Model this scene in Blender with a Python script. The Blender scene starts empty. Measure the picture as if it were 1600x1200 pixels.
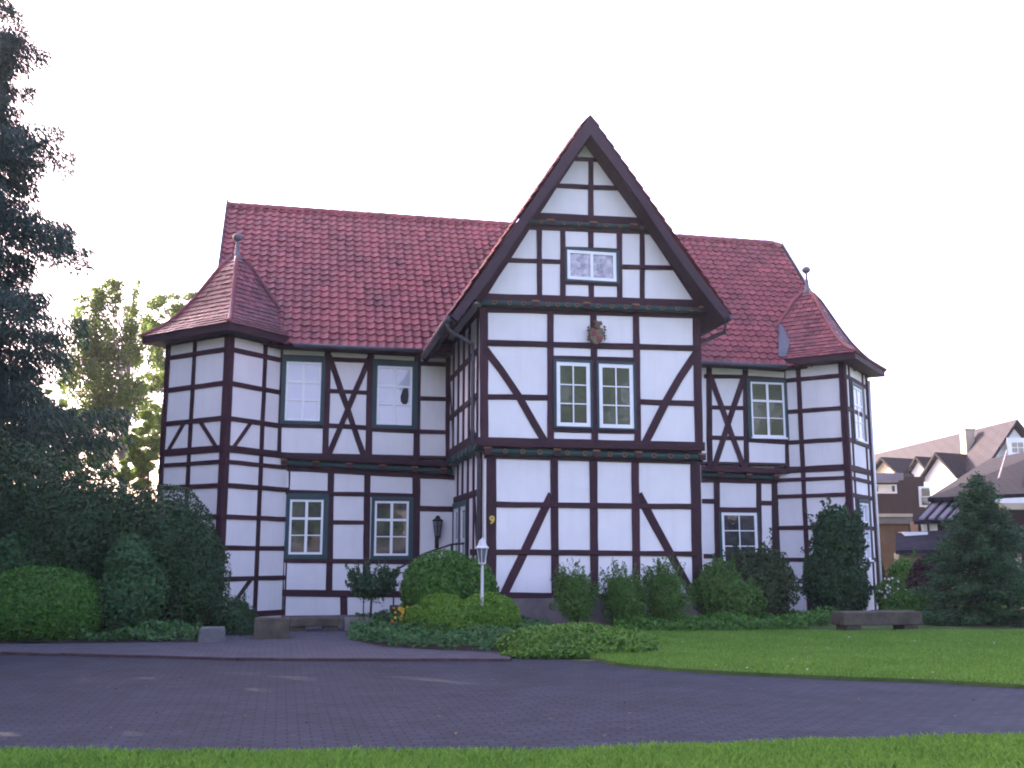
import bpy, math, random
import numpy as np
from mathutils import Vector

# ------------------------------------------------------------------ camera, sky, sun
A = math.radians(12.5)          # the house fronts the camera at this angle
FPX, HOR, CZ = 1600., 870., 1.5
PIT = math.atan((HOR - 600) / FPX)
scene = bpy.context.scene
C = scene.collection
cam = bpy.data.objects.new('camera', bpy.data.cameras.new('camera'))
C.objects.link(cam)
cam.location = (0, 0, CZ)
cam.rotation_euler = (math.pi / 2 + PIT, 0, -A)
cam.data.lens = 36.0
cam.data.sensor_width = 36.0
cam.data.clip_end = 2000
scene.camera = cam

SUN_DIR = Vector((-0.65, 0.76, 0)).normalized()
SUN_EL = math.radians(24)
w = bpy.data.worlds.new("World"); scene.world = w; w.use_nodes = True
nt = w.node_tree
bg = nt.nodes['Background']
sky = nt.nodes.new('ShaderNodeTexSky')
sky.sky_type = 'NISHITA'; sky.sun_disc = False
sky.sun_elevation = SUN_EL
sky.sun_rotation = math.atan2(SUN_DIR.x, SUN_DIR.y)
sky.dust_density = 4.0; sky.air_density = 1.0; sky.ozone_density = 1.6
tint = nt.nodes.new('ShaderNodeMix'); tint.data_type = 'RGBA'; tint.blend_type = 'MULTIPLY'
tint.inputs[0].default_value = 1.0
tint.inputs[7].default_value = (1.03, 0.81, 0.92, 1)
nt.links.new(sky.outputs[0], tint.inputs[6])
nt.links.new(tint.outputs[2], bg.inputs[0])
bg.inputs[1].default_value = 0.15
sl = bpy.data.lights.new('sun', 'SUN'); sl.energy = 4.0; sl.angle = math.radians(0.6); sl.color = (1.0, 0.87, 0.68)
so = bpy.data.objects.new('sun', sl); C.objects.link(so)
sd = Vector((SUN_DIR.x * math.cos(SUN_EL), SUN_DIR.y * math.cos(SUN_EL), math.sin(SUN_EL)))
so.rotation_euler = sd.to_track_quat('Z', 'Y').to_euler()
so.location = sd * 60
vs = scene.view_settings
vs.view_transform = 'Standard'; vs.look = 'None'; vs.exposure = 2.8; vs.gamma = 1.0; vs.use_curve_mapping = False
scene.cycles.filter_width = 1.9
scene.cycles.max_bounces = 6
scene.cycles.use_denoising = True

# ------------------------------------------------------------------ pixel helpers
ca, sa = math.cos(A), math.sin(A)
def ray(px, py):
    xc = (px - 800) / FPX; yc = (600 - py) / FPX
    X = xc; Y = math.cos(PIT) - yc * math.sin(PIT); Z = math.sin(PIT) + yc * math.cos(PIT)
    return np.array([X * ca + Y * sa, -X * sa + Y * ca, Z]), Y
def onplane(px, py, O, m):
    d, _ = ray(px, py)
    t = ((O[0]) * m[0] + (O[1]) * m[1]) / (d[0] * m[0] + d[1] * m[1])
    p = d * t; p[2] += CZ
    return p
def onV(px, py, V): return onplane(px, py, (0, V), (0, 1))
def onG(px, py, z=0.):
    d, _ = ray(px, py); t = (z - CZ) / d[2]; p = d * t; p[2] = z
    return p
def at(px, py, Y):
    d, y = ray(px, py); p = d * (Y / y); p[2] += CZ
    return p
def c2w(X, Y): return (X * ca + Y * sa, -X * sa + Y * ca)

# ------------------------------------------------------------------ materials
def new_mat(name):
    m = bpy.data.materials.new(name); m.use_nodes = True
    n = m.node_tree.nodes; return m, n, m.node_tree.links, n['Principled BSDF']
def ramp(n, stops):
    r = n.new('ShaderNodeValToRGB'); e = r.color_ramp.elements
    while len(e) < len(stops): e.new(0.5)
    for i, (p, c) in enumerate(stops): e[i].position = p; e[i].color = (*c, 1)
    return r
def mat_noise(name, c1, c2, scale=4, rough=0.8, bump=0.0, bscale=40, detail=6, spec=0.3, stretch=None, island=0.0):
    m, n, l, b = new_mat(name)
    tc = n.new('ShaderNodeTexCoord'); mp = n.new('ShaderNodeMapping'); l.new(tc.outputs['Object'], mp.inputs[0])
    if stretch: mp.inputs['Scale'].default_value = stretch
    nz = n.new('ShaderNodeTexNoise'); nz.inputs['Scale'].default_value = scale; nz.inputs['Detail'].default_value = detail
    nz.inputs['Roughness'].default_value = 0.65
    l.new(mp.outputs[0], nz.inputs[0])
    r = ramp(n, [(0.32, c1), (0.68, c2)]); l.new(nz.outputs['Fac'], r.inputs[0])
    col = r.outputs[0]
    if island:
        g = n.new('ShaderNodeNewGeometry'); mr = n.new('ShaderNodeMapRange')
        mr.inputs[3].default_value = 1 - island; mr.inputs[4].default_value = 1 + island
        l.new(g.outputs['Random Per Island'], mr.inputs[0])
        mx = n.new('ShaderNodeMix'); mx.data_type = 'RGBA'; mx.blend_type = 'MULTIPLY'; mx.inputs[0].default_value = 1
        l.new(col, mx.inputs[6]); l.new(mr.outputs[0], mx.inputs[7]); col = mx.outputs[2]
    l.new(col, b.inputs['Base Color'])
    b.inputs['Roughness'].default_value = rough; b.inputs['Specular IOR Level'].default_value = spec
    if bump:
        nb = n.new('ShaderNodeTexNoise'); nb.inputs['Scale'].default_value = bscale; nb.inputs['Detail'].default_value = 5
        l.new(mp.outputs[0], nb.inputs[0])
        bp = n.new('ShaderNodeBump'); bp.inputs['Strength'].default_value = bump; bp.inputs['Distance'].default_value = 0.02
        l.new(nb.outputs['Fac'], bp.inputs['Height']); l.new(bp.outputs[0], b.inputs['Normal'])
    return m
def mat_foliage(name, c1, c2, trans=0.3, rough=0.55, clump=1.6, extra=()):
    c1, c2 = [tuple(a * k for a, k in zip(c, (0.92, 1.28, 0.78))) for c in (c1, c2)]
    m, n, l, b = new_mat(name)
    g = n.new('ShaderNodeNewGeometry')
    tc = n.new('ShaderNodeTexCoord')
    nz = n.new('ShaderNodeTexNoise'); nz.inputs['Scale'].default_value = clump; nz.inputs['Detail'].default_value = 3
    l.new(tc.outputs['Object'], nz.inputs[0])
    ad = n.new('ShaderNodeMath'); ad.operation = 'MULTIPLY_ADD'; ad.inputs[1].default_value = 0.55
    l.new(g.outputs['Random Per Island'], ad.inputs[0])
    sc = n.new('ShaderNodeMath'); sc.operation = 'MULTIPLY'; sc.inputs[1].default_value = 0.5
    l.new(nz.outputs['Fac'], sc.inputs[0]); l.new(sc.outputs[0], ad.inputs[2])
    r = ramp(n, [(0.2, c1), (0.85, c2)] + list(extra)); l.new(ad.outputs[0], r.inputs[0])
    l.new(r.outputs[0], b.inputs['Base Color']); b.inputs['Roughness'].default_value = rough
    b.inputs['Specular IOR Level'].default_value = 0.3
    t = n.new('ShaderNodeBsdfTranslucent'); l.new(r.outputs[0], t.inputs[0])
    mx = n.new('ShaderNodeMixShader'); mx.inputs[0].default_value = trans
    l.new(b.outputs[0], mx.inputs[1]); l.new(t.outputs[0], mx.inputs[2])
    l.new(mx.outputs[0], n['Material Output'].inputs['Surface'])
    return m
def mat_flat(name, c, rough=0.5, spec=0.5, metal=0.0):
    m, n, l, b = new_mat(name)
    b.inputs['Base Color'].default_value = (*c, 1); b.inputs['Roughness'].default_value = rough
    b.inputs['Specular IOR Level'].default_value = spec; b.inputs['Metallic'].default_value = metal
    return m
def mat_glass(name, c1, c2, ior=2.0, scale=1.2):
    m = mat_noise(name, c1, c2, scale=scale, rough=0.03, spec=0.5, detail=3)
    b = m.node_tree.nodes['Principled BSDF']; b.inputs['IOR'].default_value = ior
    # very slightly wavy old glass
    n, l = m.node_tree.nodes, m.node_tree.links
    tc = n.new('ShaderNodeTexCoord'); nz = n.new('ShaderNodeTexNoise'); nz.inputs['Scale'].default_value = 2.5
    l.new(tc.outputs['Object'], nz.inputs[0])
    bp = n.new('ShaderNodeBump'); bp.inputs['Strength'].default_value = 0.05; bp.inputs['Distance'].default_value = 0.05
    l.new(nz.outputs['Fac'], bp.inputs['Height']); l.new(bp.outputs[0], b.inputs['Normal'])
    return m
def mat_brick(name, c1, c2, mortar, bw, rh, ms=0.006, rough=0.85, noise=(0.8, 1.15), bump=0.4, vertical=False, blotch=2.0):
    m, n, l, b = new_mat(name)
    tc = n.new('ShaderNodeTexCoord'); mp = n.new('ShaderNodeMapping'); l.new(tc.outputs['Object'], mp.inputs[0])
    if vertical: mp.inputs['Rotation'].default_value = (math.radians(90), 0, 0)
    br = n.new('ShaderNodeTexBrick'); l.new(mp.outputs[0], br.inputs[0])
    br.inputs['Color1'].default_value = (*c1, 1); br.inputs['Color2'].default_value = (*c2, 1); br.inputs['Mortar'].default_value = (*mortar, 1)
    br.inputs['Scale'].default_value = 1.0; br.inputs['Mortar Size'].default_value = ms
    br.inputs['Brick Width'].default_value = bw; br.inputs['Row Height'].default_value = rh
    nz = n.new('ShaderNodeTexNoise'); nz.inputs['Scale'].default_value = blotch; nz.inputs['Detail'].default_value = 9; nz.inputs['Roughness'].default_value = 0.75
    l.new(tc.outputs['Object'], nz.inputs[0])
    mr = n.new('ShaderNodeMapRange'); mr.inputs[1].default_value = 0.3; mr.inputs[2].default_value = 0.7
    mr.inputs[3].default_value = noise[0]; mr.inputs[4].default_value = noise[1]
    l.new(nz.outputs['Fac'], mr.inputs[0])
    mx = n.new('ShaderNodeMix'); mx.data_type = 'RGBA'; mx.blend_type = 'MULTIPLY'; mx.inputs[0].default_value = 1
    l.new(br.outputs[0], mx.inputs[6]); l.new(mr.outputs[0], mx.inputs[7]); l.new(mx.outputs[2], b.inputs['Base Color'])
    b.inputs['Roughness'].default_value = rough; b.inputs['Specular IOR Level'].default_value = 0.2
    inv = n.new('ShaderNodeMath'); inv.operation = 'MULTIPLY_ADD'; inv.inputs[1].default_value = -1; inv.inputs[2].default_value = 1
    l.new(br.outputs['Fac'], inv.inputs[0])
    bp = n.new('ShaderNodeBump'); bp.inputs['Strength'].default_value = bump; bp.inputs['Distance'].default_value = 0.01
    l.new(inv.outputs[0], bp.inputs['Height']); l.new(bp.outputs[0], b.inputs['Normal'])
    return m
def mat_tile(name, c1, c2, weather, rough=0.45, isl=0.25):
    m = mat_noise(name, c1, c2, scale=1.1, rough=rough, spec=0.3, island=isl, detail=8, bump=0.15, bscale=60)
    n, l = m.node_tree.nodes, m.node_tree.links; b = n['Principled BSDF']
    src = b.inputs['Base Color'].links[0].from_socket
    tc = n.new('ShaderNodeTexCoord'); mp = n.new('ShaderNodeMapping'); mp.inputs['Scale'].default_value = (0.55, 0.3, 0.3)
    l.new(tc.outputs['Object'], mp.inputs[0])
    nz = n.new('ShaderNodeTexNoise'); nz.inputs['Scale'].default_value = 1.0; nz.inputs['Detail'].default_value = 5
    l.new(mp.outputs[0], nz.inputs[0])
    mr = n.new('ShaderNodeMapRange'); mr.inputs[1].default_value = 0.52; mr.inputs[2].default_value = 0.72
    mr.inputs[3].default_value = 0; mr.inputs[4].default_value = 0.7
    l.new(nz.outputs['Fac'], mr.inputs[0])
    mx = n.new('ShaderNodeMix'); mx.data_type = 'RGBA'
    l.new(mr.outputs[0], mx.inputs[0]); l.new(src, mx.inputs[6]); mx.inputs[7].default_value = (*weather, 1)
    l.new(mx.outputs[2], b.inputs['Base Color'])
    return m

M = {}
M['plaster'] = mat_noise('white_plaster', (0.70, 0.69, 0.695), (0.765, 0.755, 0.755), scale=1.3, rough=0.9, bump=0.15, bscale=25, spec=0.15)
def streaks(m, c, amt):
    n, l = m.node_tree.nodes, m.node_tree.links; b = n['Principled BSDF']; src = b.inputs['Base Color'].links[0].from_socket
    tc = n.new('ShaderNodeTexCoord'); mp = n.new('ShaderNodeMapping'); mp.inputs['Scale'].default_value = (5, 5, .45); l.new(tc.outputs['Object'], mp.inputs[0])
    nz = n.new('ShaderNodeTexNoise'); nz.inputs['Scale'].default_value = 1.0; nz.inputs['Detail'].default_value = 7; nz.inputs['Roughness'].default_value = .7; l.new(mp.outputs[0], nz.inputs[0])
    mr = n.new('ShaderNodeMapRange'); mr.inputs[1].default_value = .5; mr.inputs[2].default_value = .78; mr.inputs[4].default_value = amt; l.new(nz.outputs['Fac'], mr.inputs[0])
    mx = n.new('ShaderNodeMix'); mx.data_type = 'RGBA'; l.new(mr.outputs[0], mx.inputs[0]); l.new(src, mx.inputs[6]); mx.inputs[7].default_value = (*c, 1); l.new(mx.outputs[2], b.inputs['Base Color'])
streaks(M['plaster'], (0.45, 0.42, 0.40), 0.20)
M['timber'] = mat_noise('oxblood_timber', (0.026, 0.0078, 0.013), (0.046, 0.014, 0.022), scale=9, rough=0.7, bump=0.5, bscale=45, island=0.28, detail=9)
M['darkwood'] = mat_noise('dark_soffit_wood', (0.025, 0.012, 0.018), (0.045, 0.02, 0.028), scale=5, rough=0.7)
M['barge'] = mat_noise('dark_barge_board', (0.028, 0.012, 0.020), (0.045, 0.019, 0.031), scale=3, rough=0.55)
M['teal'] = mat_noise('teal_window_paint', (0.014, 0.046, 0.052), (0.022, 0.062, 0.068), scale=3, rough=0.5)
M['teal2'] = mat_noise('green_carved_paint', (0.016, 0.045, 0.042), (0.028, 0.065, 0.06), scale=6, rough=0.55)
M['gold'] = mat_noise('ochre_paint', (0.17, 0.095, 0.04), (0.27, 0.155, 0.065), scale=9, rough=0.6)
M['white'] = mat_noise('white_window_paint', (0.74, 0.76, 0.78), (0.82, 0.83, 0.84), scale=3, rough=0.4)
M['glass_dark'] = mat_glass('dark_window_glass', (0.028, 0.031, 0.030), (0.085, 0.09, 0.082), 1.9, 2.5)
M['glass_olive'] = mat_glass('olive_window_glass', (0.065, 0.078, 0.048), (0.095, 0.105, 0.068), 1.5, 1.5)  # olive tone is put into the pane colour
M['glass_pale'] = mat_glass('pale_window_glass', (0.50, 0.52, 0.62), (0.55, 0.57, 0.66), 1.6, 0.7)  # paleness sits in the base colour of the pane itself
M['glass_lace'] = mat_glass('lace_curtained_window_glass', (0.10, 0.09, 0.13), (0.5, 0.46, 0.5), 1.7, 9)
M['tile'] = mat_tile('red_pantile', (0.175, 0.043, 0.045), (0.26, 0.066, 0.067), (0.08, 0.038, 0.042))
M['tile_flat'] = mat_tile('red_plain_tile', (0.14, 0.040, 0.044), (0.20, 0.056, 0.060), (0.09, 0.045, 0.048), isl=0.5)
M['lead'] = mat_noise('grey_lead', (0.10, 0.10, 0.12), (0.15, 0.15, 0.17), scale=5, rough=0.5)
M['zinc'] = mat_noise('dark_zinc', (0.05, 0.05, 0.065), (0.085, 0.085, 0.10), scale=6, rough=0.4)
M['stone'] = mat_noise('plinth_stone', (0.13, 0.11, 0.11), (0.21, 0.18, 0.175), scale=3, rough=0.9, bump=0.3)
M['bench'] = mat_noise('weathered_bench_stone', (0.045, 0.039, 0.029), (0.095, 0.083, 0.062), scale=5, rough=0.9, bump=0.5, bscale=20)
M['grey'] = mat_noise('grey_stone', (0.08, 0.08, 0.085), (0.14, 0.14, 0.145), scale=5, rough=0.9, bump=0.5, bscale=20)
M['iron'] = mat_noise('black_iron', (0.008, 0.008, 0.01), (0.02, 0.018, 0.02), scale=8, rough=0.5)
M['lampglass'] = mat_glass('lamp_glass', (0.10, 0.11, 0.13), (0.16, 0.17, 0.19), 1.6)
M['carving'] = mat_noise('carved_wood', (0.08, 0.05, 0.035), (0.24, 0.17, 0.12), scale=22, rough=0.7, bump=0.6, bscale=60)
M['carvred'] = mat_flat('carving_red', (0.17, 0.03, 0.025), 0.6)
M['pavers'] = mat_brick('road_pavers', (0.031, 0.038, 0.053), (0.021, 0.0265, 0.041), (0.012, 0.0135, 0.017), 0.20, 0.10, 0.010, noise=(0.65, 1.35), blotch=1.1)
M['path'] = mat_brick('path_pavers', (0.078, 0.077, 0.093), (0.062, 0.063, 0.078), (0.033, 0.033, 0.04), 0.20, 0.10, 0.007, noise=(0.75, 1.2), blotch=1.8)
M['kerb'] = mat_noise('kerb_stone', (0.04, 0.026, 0.03), (0.07, 0.046, 0.05), scale=4, rough=0.9)
M['lawn'] = mat_noise('lawn_soil', (0.035, 0.075, 0.012), (0.080, 0.13, 0.028), scale=2.5, rough=0.95, bump=0.8, bscale=60, detail=9)
M['lampwhite'] = mat_noise('lamp_white_paint', (0.50, 0.51, 0.53), (0.58, 0.59, 0.60), scale=4, rough=0.45)
M['grass'] = mat_foliage('grass_blades', (0.095, 0.165, 0.030), (0.24, 0.31, 0.085), 0.4, 0.6, 0.9, ((0.93, (0.24, 0.20, 0.08)),))
M['soil'] = mat_noise('bed_soil', (0.02, 0.016, 0.014), (0.045, 0.035, 0.03), scale=6, rough=1.0, bump=0.6)
M['bark'] = mat_noise('bark', (0.03, 0.022, 0.018), (0.07, 0.05, 0.04), scale=8, rough=0.9, bump=0.6)
M['birchbark'] = mat_noise('birch_bark', (0.05, 0.04, 0.035), (0.3, 0.27, 0.25), scale=6, rough=0.9, stretch=(1, 1, 0.3))
M['yew'] = mat_foliage('yew_leaves', (0.010, 0.028, 0.012), (0.026, 0.060, 0.024), 0.15)
M['box'] = mat_foliage('boxwood_leaves', (0.030, 0.085, 0.014), (0.075, 0.165, 0.028), 0.25)
M['rhodo'] = mat_foliage('bluish_leaves', (0.018, 0.050, 0.024), (0.050, 0.105, 0.055), 0.2)
M['bush'] = mat_foliage('dark_green_leaves', (0.028, 0.075, 0.012), (0.085, 0.165, 0.028), 0.25)
M['yellowbush'] = mat_foliage('yellow_green_leaves', (0.065, 0.125, 0.012), (0.165, 0.24, 0.032), 0.3)
M['cover'] = mat_foliage('ground_cover_leaves', (0.020, 0.056, 0.020), (0.065, 0.13, 0.05), 0.25)
M['mound'] = mat_foliage('perennial_leaves', (0.05, 0.10, 0.016), (0.15, 0.22, 0.045), 0.3)
M['spring'] = mat_foliage('pale_shrub_leaves', (0.036, 0.075, 0.016), (0.105, 0.165, 0.044), 0.3)
M['darkshrub'] = mat_foliage('dark_holly_leaves', (0.010, 0.030, 0.011), (0.030, 0.068, 0.028), 0.15)
M['purple'] = mat_foliage('purple_leaves', (0.035, 0.012, 0.018), (0.075, 0.03, 0.035), 0.25)
M['rosy'] = mat_foliage('dusky_leaves', (0.018, 0.028, 0.014), (0.06, 0.07, 0.03), 0.25)
M['spruce'] = mat_foliage('spruce_needles', (0.009, 0.026, 0.028), (0.026, 0.054, 0.062), 0.15)
M['bluefir'] = mat_foliage('soft_conifer_needles', (0.020, 0.048, 0.024), (0.052, 0.098, 0.052), 0.2)
M['birch'] = mat_foliage('birch_leaves', (0.065, 0.085, 0.018), (0.17, 0.185, 0.042), 0.5)
M['litbush'] = mat_foliage('sunlit_leaves', (0.075, 0.10, 0.018), (0.17, 0.19, 0.035), 0.5)
M['tree'] = mat_foliage('tree_leaves', (0.035, 0.075, 0.012), (0.09, 0.14, 0.03), 0.4)
M['yellowfl'] = mat_flat('yellow_petals', (0.65, 0.42, 0.02), 0.6)
M['orangefl'] = mat_flat('orange_petals', (0.5, 0.12, 0.02), 0.6)
M['whitefl'] = mat_flat('white_petals', (0.7, 0.68, 0.66), 0.6)
M['bgtile'] = mat_brick('brown_roof_tiles', (0.026, 0.0225, 0.033), (0.021, 0.0185, 0.027), (0.012, 0.0105, 0.015), 0.3, 0.35, 0.03, noise=(0.85, 1.1))
M['bgslate'] = mat_brick('dark_roof_tiles', (0.019, 0.016, 0.021), (0.015, 0.013, 0.0175), (0.008, 0.007, 0.009), 0.3, 0.34, 0.03, noise=(0.85, 1.15))
M['bgwhite'] = mat_noise('white_render', (0.70, 0.69, 0.70), (0.80, 0.79, 0.78), scale=1, rough=0.9)
M['cream'] = mat_noise('cream_paint', (0.40, 0.34, 0.25), (0.48, 0.42, 0.32), scale=2, rough=0.8)
M['plank'] = mat_noise('brown_planks', (0.025, 0.013, 0.011), (0.05, 0.026, 0.021), scale=2.5, rough=0.8, stretch=(6, 6, 0.4))
M['brick'] = mat_brick('orange_brick', (0.19, 0.10, 0.055), (0.15, 0.08, 0.047), (0.12, 0.09, 0.07), 0.24, 0.08, 0.01, vertical=True)
M['flatgrey'] = mat_noise('grey_fascia', (0.16, 0.14, 0.16), (0.2, 0.18, 0.2), scale=2, rough=0.8)

# ------------------------------------------------------------------ object helpers
def tag(o, label=None, cat=None, group=None, kind=None):
    if label: o['label'] = label
    if cat: o['category'] = cat
    if group: o['group'] = group
    if kind: o['kind'] = kind
    return o
def thing(name, label, cat, loc=(0, 0, 0), group=None):
    o = bpy.data.objects.new(name, None); o.empty_display_size = 0.3
    o.location = loc; C.objects.link(o); return tag(o, label, cat, group)
def link(name, me, parent=None):
    o = bpy.data.objects.new(name, me); C.objects.link(o)
    if parent:
        o.parent = parent
        off = Vector((0, 0, 0)); p = parent
        while p: off += Vector(p.location); p = p.parent
        o.location = -off
    return o
class MB:
    def __init__(s): s.v = []; s.f = []; s.mi = []
    def face(s, pts, mi=0):
        b = len(s.v); s.v += [tuple(float(c) for c in p) for p in pts]; s.f.append(tuple(range(b, b + len(pts)))); s.mi.append(mi)
    def grid(s, rings, closed=True, mi=0, cap=True):
        b = len(s.v); n = len(rings[0])
        for r in rings: s.v += [tuple(float(c) for c in p) for p in r]
        for i in range(len(rings) - 1):
            for j in range(n if closed else n - 1):
                k = (j + 1) % n
                s.f.append((b + i * n + j, b + i * n + k, b + (i + 1) * n + k, b + (i + 1) * n + j)); s.mi.append(mi)
        if cap and closed:
            s.f.append(tuple(b + j for j in reversed(range(n)))); s.mi.append(mi)
            s.f.append(tuple(b + (len(rings) - 1) * n + j for j in range(n))); s.mi.append(mi)
    def box(s, x0, x1, y0, y1, z0, z1, mi=0):
        s.grid([[(x0, y0, z), (x1, y0, z), (x1, y1, z), (x0, y1, z)] for z in (z0, z1)], mi=mi)
    def prism(s, poly, off, mi=0):                      # poly of 3D points swept by vector off
        p2 = [tuple(np.array(p) + np.array(off)) for p in poly]
        s.grid([poly, p2], mi=mi)
    def tube(s, pts, r, n=8, mi=0):
        pts = [Vector([float(c) for c in p]) for p in pts]
        rs = r if isinstance(r, (list, tuple)) else [r] * len(pts)
        rings = []
        for i, p in enumerate(pts):
            d = (pts[min(i + 1, len(pts) - 1)] - pts[max(i - 1, 0)]).normalized()
            a = Vector((0, 0, 1)) if abs(d.z) < 0.9 else Vector((1, 0, 0))
            u = d.cross(a).normalized(); v = d.cross(u)
            rings.append([p + (u * math.cos(2 * math.pi * k / n) + v * math.sin(2 * math.pi * k / n)) * rs[i] for k in range(n)])
        s.grid(rings, mi=mi)
    def lathe(s, c, prof, n=16, mi=0):
        rings = [[(c[0] + r * math.cos(2 * math.pi * k / n), c[1] + r * math.sin(2 * math.pi * k / n), c[2] + z) for k in range(n)] for r, z in prof]
        s.grid(rings, mi=mi)
    def build(s, name, mats, parent=None, smooth=False, bevel=0):
        me = bpy.data.meshes.new(name); me.from_pydata(s.v, [], s.f); 
        for m in (mats if isinstance(mats, (list, tuple)) else [mats]): me.materials.append(m)
        me.polygons.foreach_set('material_index', s.mi)
        if smooth: me.polygons.foreach_set('use_smooth', [True] * len(s.f))
        me.update()
        o = link(name, me, parent)
        if bevel:
            b = o.modifiers.new('bevel', 'BEVEL'); b.width = bevel; b.segments = 2; b.limit_method = 'ANGLE'
        return o
def mesh_np(name, V, n_per, mats, parent=None, mi=None):
    V = np.asarray(V, dtype=np.float32).reshape(-1, 3); nf = len(V) // n_per
    me = bpy.data.meshes.new(name)
    me.vertices.add(len(V)); me.vertices.foreach_set('co', V.ravel())
    me.loops.add(len(V)); me.loops.foreach_set('vertex_index', np.arange(len(V), dtype=np.int32))
    me.polygons.add(nf); me.polygons.foreach_set('loop_start', np.arange(0, len(V), n_per, dtype=np.int32))
    for m in (mats if isinstance(mats, (list, tuple)) else [mats]): me.materials.append(m)
    if mi is not None: me.polygons.foreach_set('material_index', np.asarray(mi, dtype=np.int32))
    me.update(calc_edges=True)
    return link(name, me, parent)

RNG = random.Random(7)
class Wall:
    def __init__(s, O, d):
        s.O = np.array(O, float); L = math.hypot(*d); s.d = np.array(d, float) / L
        s.m = np.array([s.d[1], -s.d[0]]); s.k = 0
    def px(s, x, y):
        p = onplane(x, y, s.O, s.m); return (float((p[:2] - s.O) @ s.d), float(p[2]))
    def P(s, a, z, h=0.):
        q = s.O + s.d * a + s.m * h; return (float(q[0]), float(q[1]), float(z))
    def sol(s, x, y, wpx):                                # metres across wpx pixels here
        a = s.px(x, y); b = s.px(x, y + wpx); return abs(b[1] - a[1])
def beam(mb, W, pts, wd, proud=None, jit=0.006, back=-0.05, mi=0):
    W.k += 1
    if proud is None: proud = 0.02 + (W.k * 7 % 61) * 0.0003
    st = []
    for (a, b) in zip(pts[:-1], pts[1:]):
        L = math.hypot(b[0] - a[0], b[1] - a[1]); n = max(1, int(L / 0.4))
        for i in range(n): st.append((a[0] + (b[0] - a[0]) * i / n, a[1] + (b[1] - a[1]) * i / n))
    st.append(pts[-1])
    rings = []
    for i, p in enumerate(st):
        q0 = st[max(i - 1, 0)]; q1 = st[min(i + 1, len(st) - 1)]
        dx, dz = q1[0] - q0[0], q1[1] - q0[1]; L = math.hypot(dx, dz); nx, nz = -dz / L, dx / L
        h1 = wd / 2 + RNG.uniform(-jit, jit); h2 = wd / 2 + RNG.uniform(-jit, jit)
        A_ = (p[0] + nx * h1, p[1] + nz * h1); B_ = (p[0] - nx * h2, p[1] - nz * h2); c = 0.008
        A2 = (p[0] + nx * (h1 - c), p[1] + nz * (h1 - c)); B2 = (p[0] - nx * (h2 - c), p[1] - nz * (h2 - c))
        rings.append([W.P(*A_, back), W.P(*A_, proud - c), W.P(*A2, proud), W.P(*B2, proud), W.P(*B_, proud - c), W.P(*B_, back)])
    mb.grid(rings, mi=mi)
def bpx(mb, W, pts, wpx, **k):                            # beam from picture measurements on this wall
    wd = W.sol(pts[0][0], pts[0][1], wpx)
    beam(mb, W, [W.px(*p) for p in pts], wd, **k)
def wbox(mb, W, a0, a1, z0, z1, h0, h1, mi=0):
    mb.grid([[W.P(a0, z, h1), W.P(a1, z, h1), W.P(a1, z, h0), W.P(a0, z, h0)] for z in (z0, z1)], mi=mi)
def window(root, W, casing, frame, glass, cols=2, rows=3, cross=True, label=None, fw=0.055, sill=False, gm='teal'):
    (a0, z0), (a1, z1) = W.px(frame[0], frame[3]), W.px(frame[2], frame[1])
    (b0, y0), (b1, y1) = W.px(casing[0], casing[3]), W.px(casing[2], casing[1])
    return window_m(root, W, (b0, y0, b1, y1), (a0, z0, a1, z1), glass, cols, rows, cross, label, fw, sill, gm)
def window_m(root, W, cs, fr, glass, cols=2, rows=3, cross=True, label=None, fw=0.055, sill=False, gm='teal'):
    b0, y0, b1, y1 = cs; a0, z0, a1, z1 = fr
    m = MB()
    wbox(m, W, b0, a0, y0, y1, -0.03, 0.050); wbox(m, W, a1, b1, y0, y1, -0.03, 0.050)
    wbox(m, W, a0, a1, z1, y1, -0.03, 0.048); wbox(m, W, a0, a1, y0, z0, -0.03, 0.048)
    o = m.build('window', M[gm], root)
    if label: o['label'] = label
    f = MB()
    wbox(f, W, a0, a0 + fw, z0, z1, -0.02, 0.036); wbox(f, W, a1 - fw, a1, z0, z1, -0.02, 0.036)
    wbox(f, W, a0 + fw, a1 - fw, z1 - fw, z1, -0.02, 0.034); wbox(f, W, a0 + fw, a1 - fw, z0, z0 + fw, -0.02, 0.034)
    iw = a1 - a0 - 2 * fw; ih = z1 - z0 - 2 * fw
    for c in range(1, cols):
        t = 0.034 if cross else 0.014; x = a0 + fw + iw * c / cols
        wbox(f, W, x - t, x + t, z0 + fw, z1 - fw, -0.01, 0.033)
    for r in range(1, rows):
        t = 0.030 if (cross and r == rows - 1) else 0.013; z = z0 + fw + ih * r / rows
        for c in range(cols):
            xa = a0 + fw + iw * c / cols; xb = a0 + fw + iw * (c + 1) / cols
            g = 0.034 if cross else 0.014
            wbox(f, W, xa + (g if c else 0), xb - (g if c < cols - 1 else 0), z - t, z + t, -0.01, 0.030)
    if sill: wbox(f, W, a0 - 0.03, a1 + 0.03, z0 - 0.05, z0 - 0.004, -0.01, 0.09)
    f.build('frame', M['white'], o)
    g = MB(); wbox(g, W, a0 + fw * 0.6, a1 - fw * 0.6, z0 + fw * 0.6, z1 - fw * 0.6, -0.015, 0.010)
    g.build('pane', M[glass], o)
    return o
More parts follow.
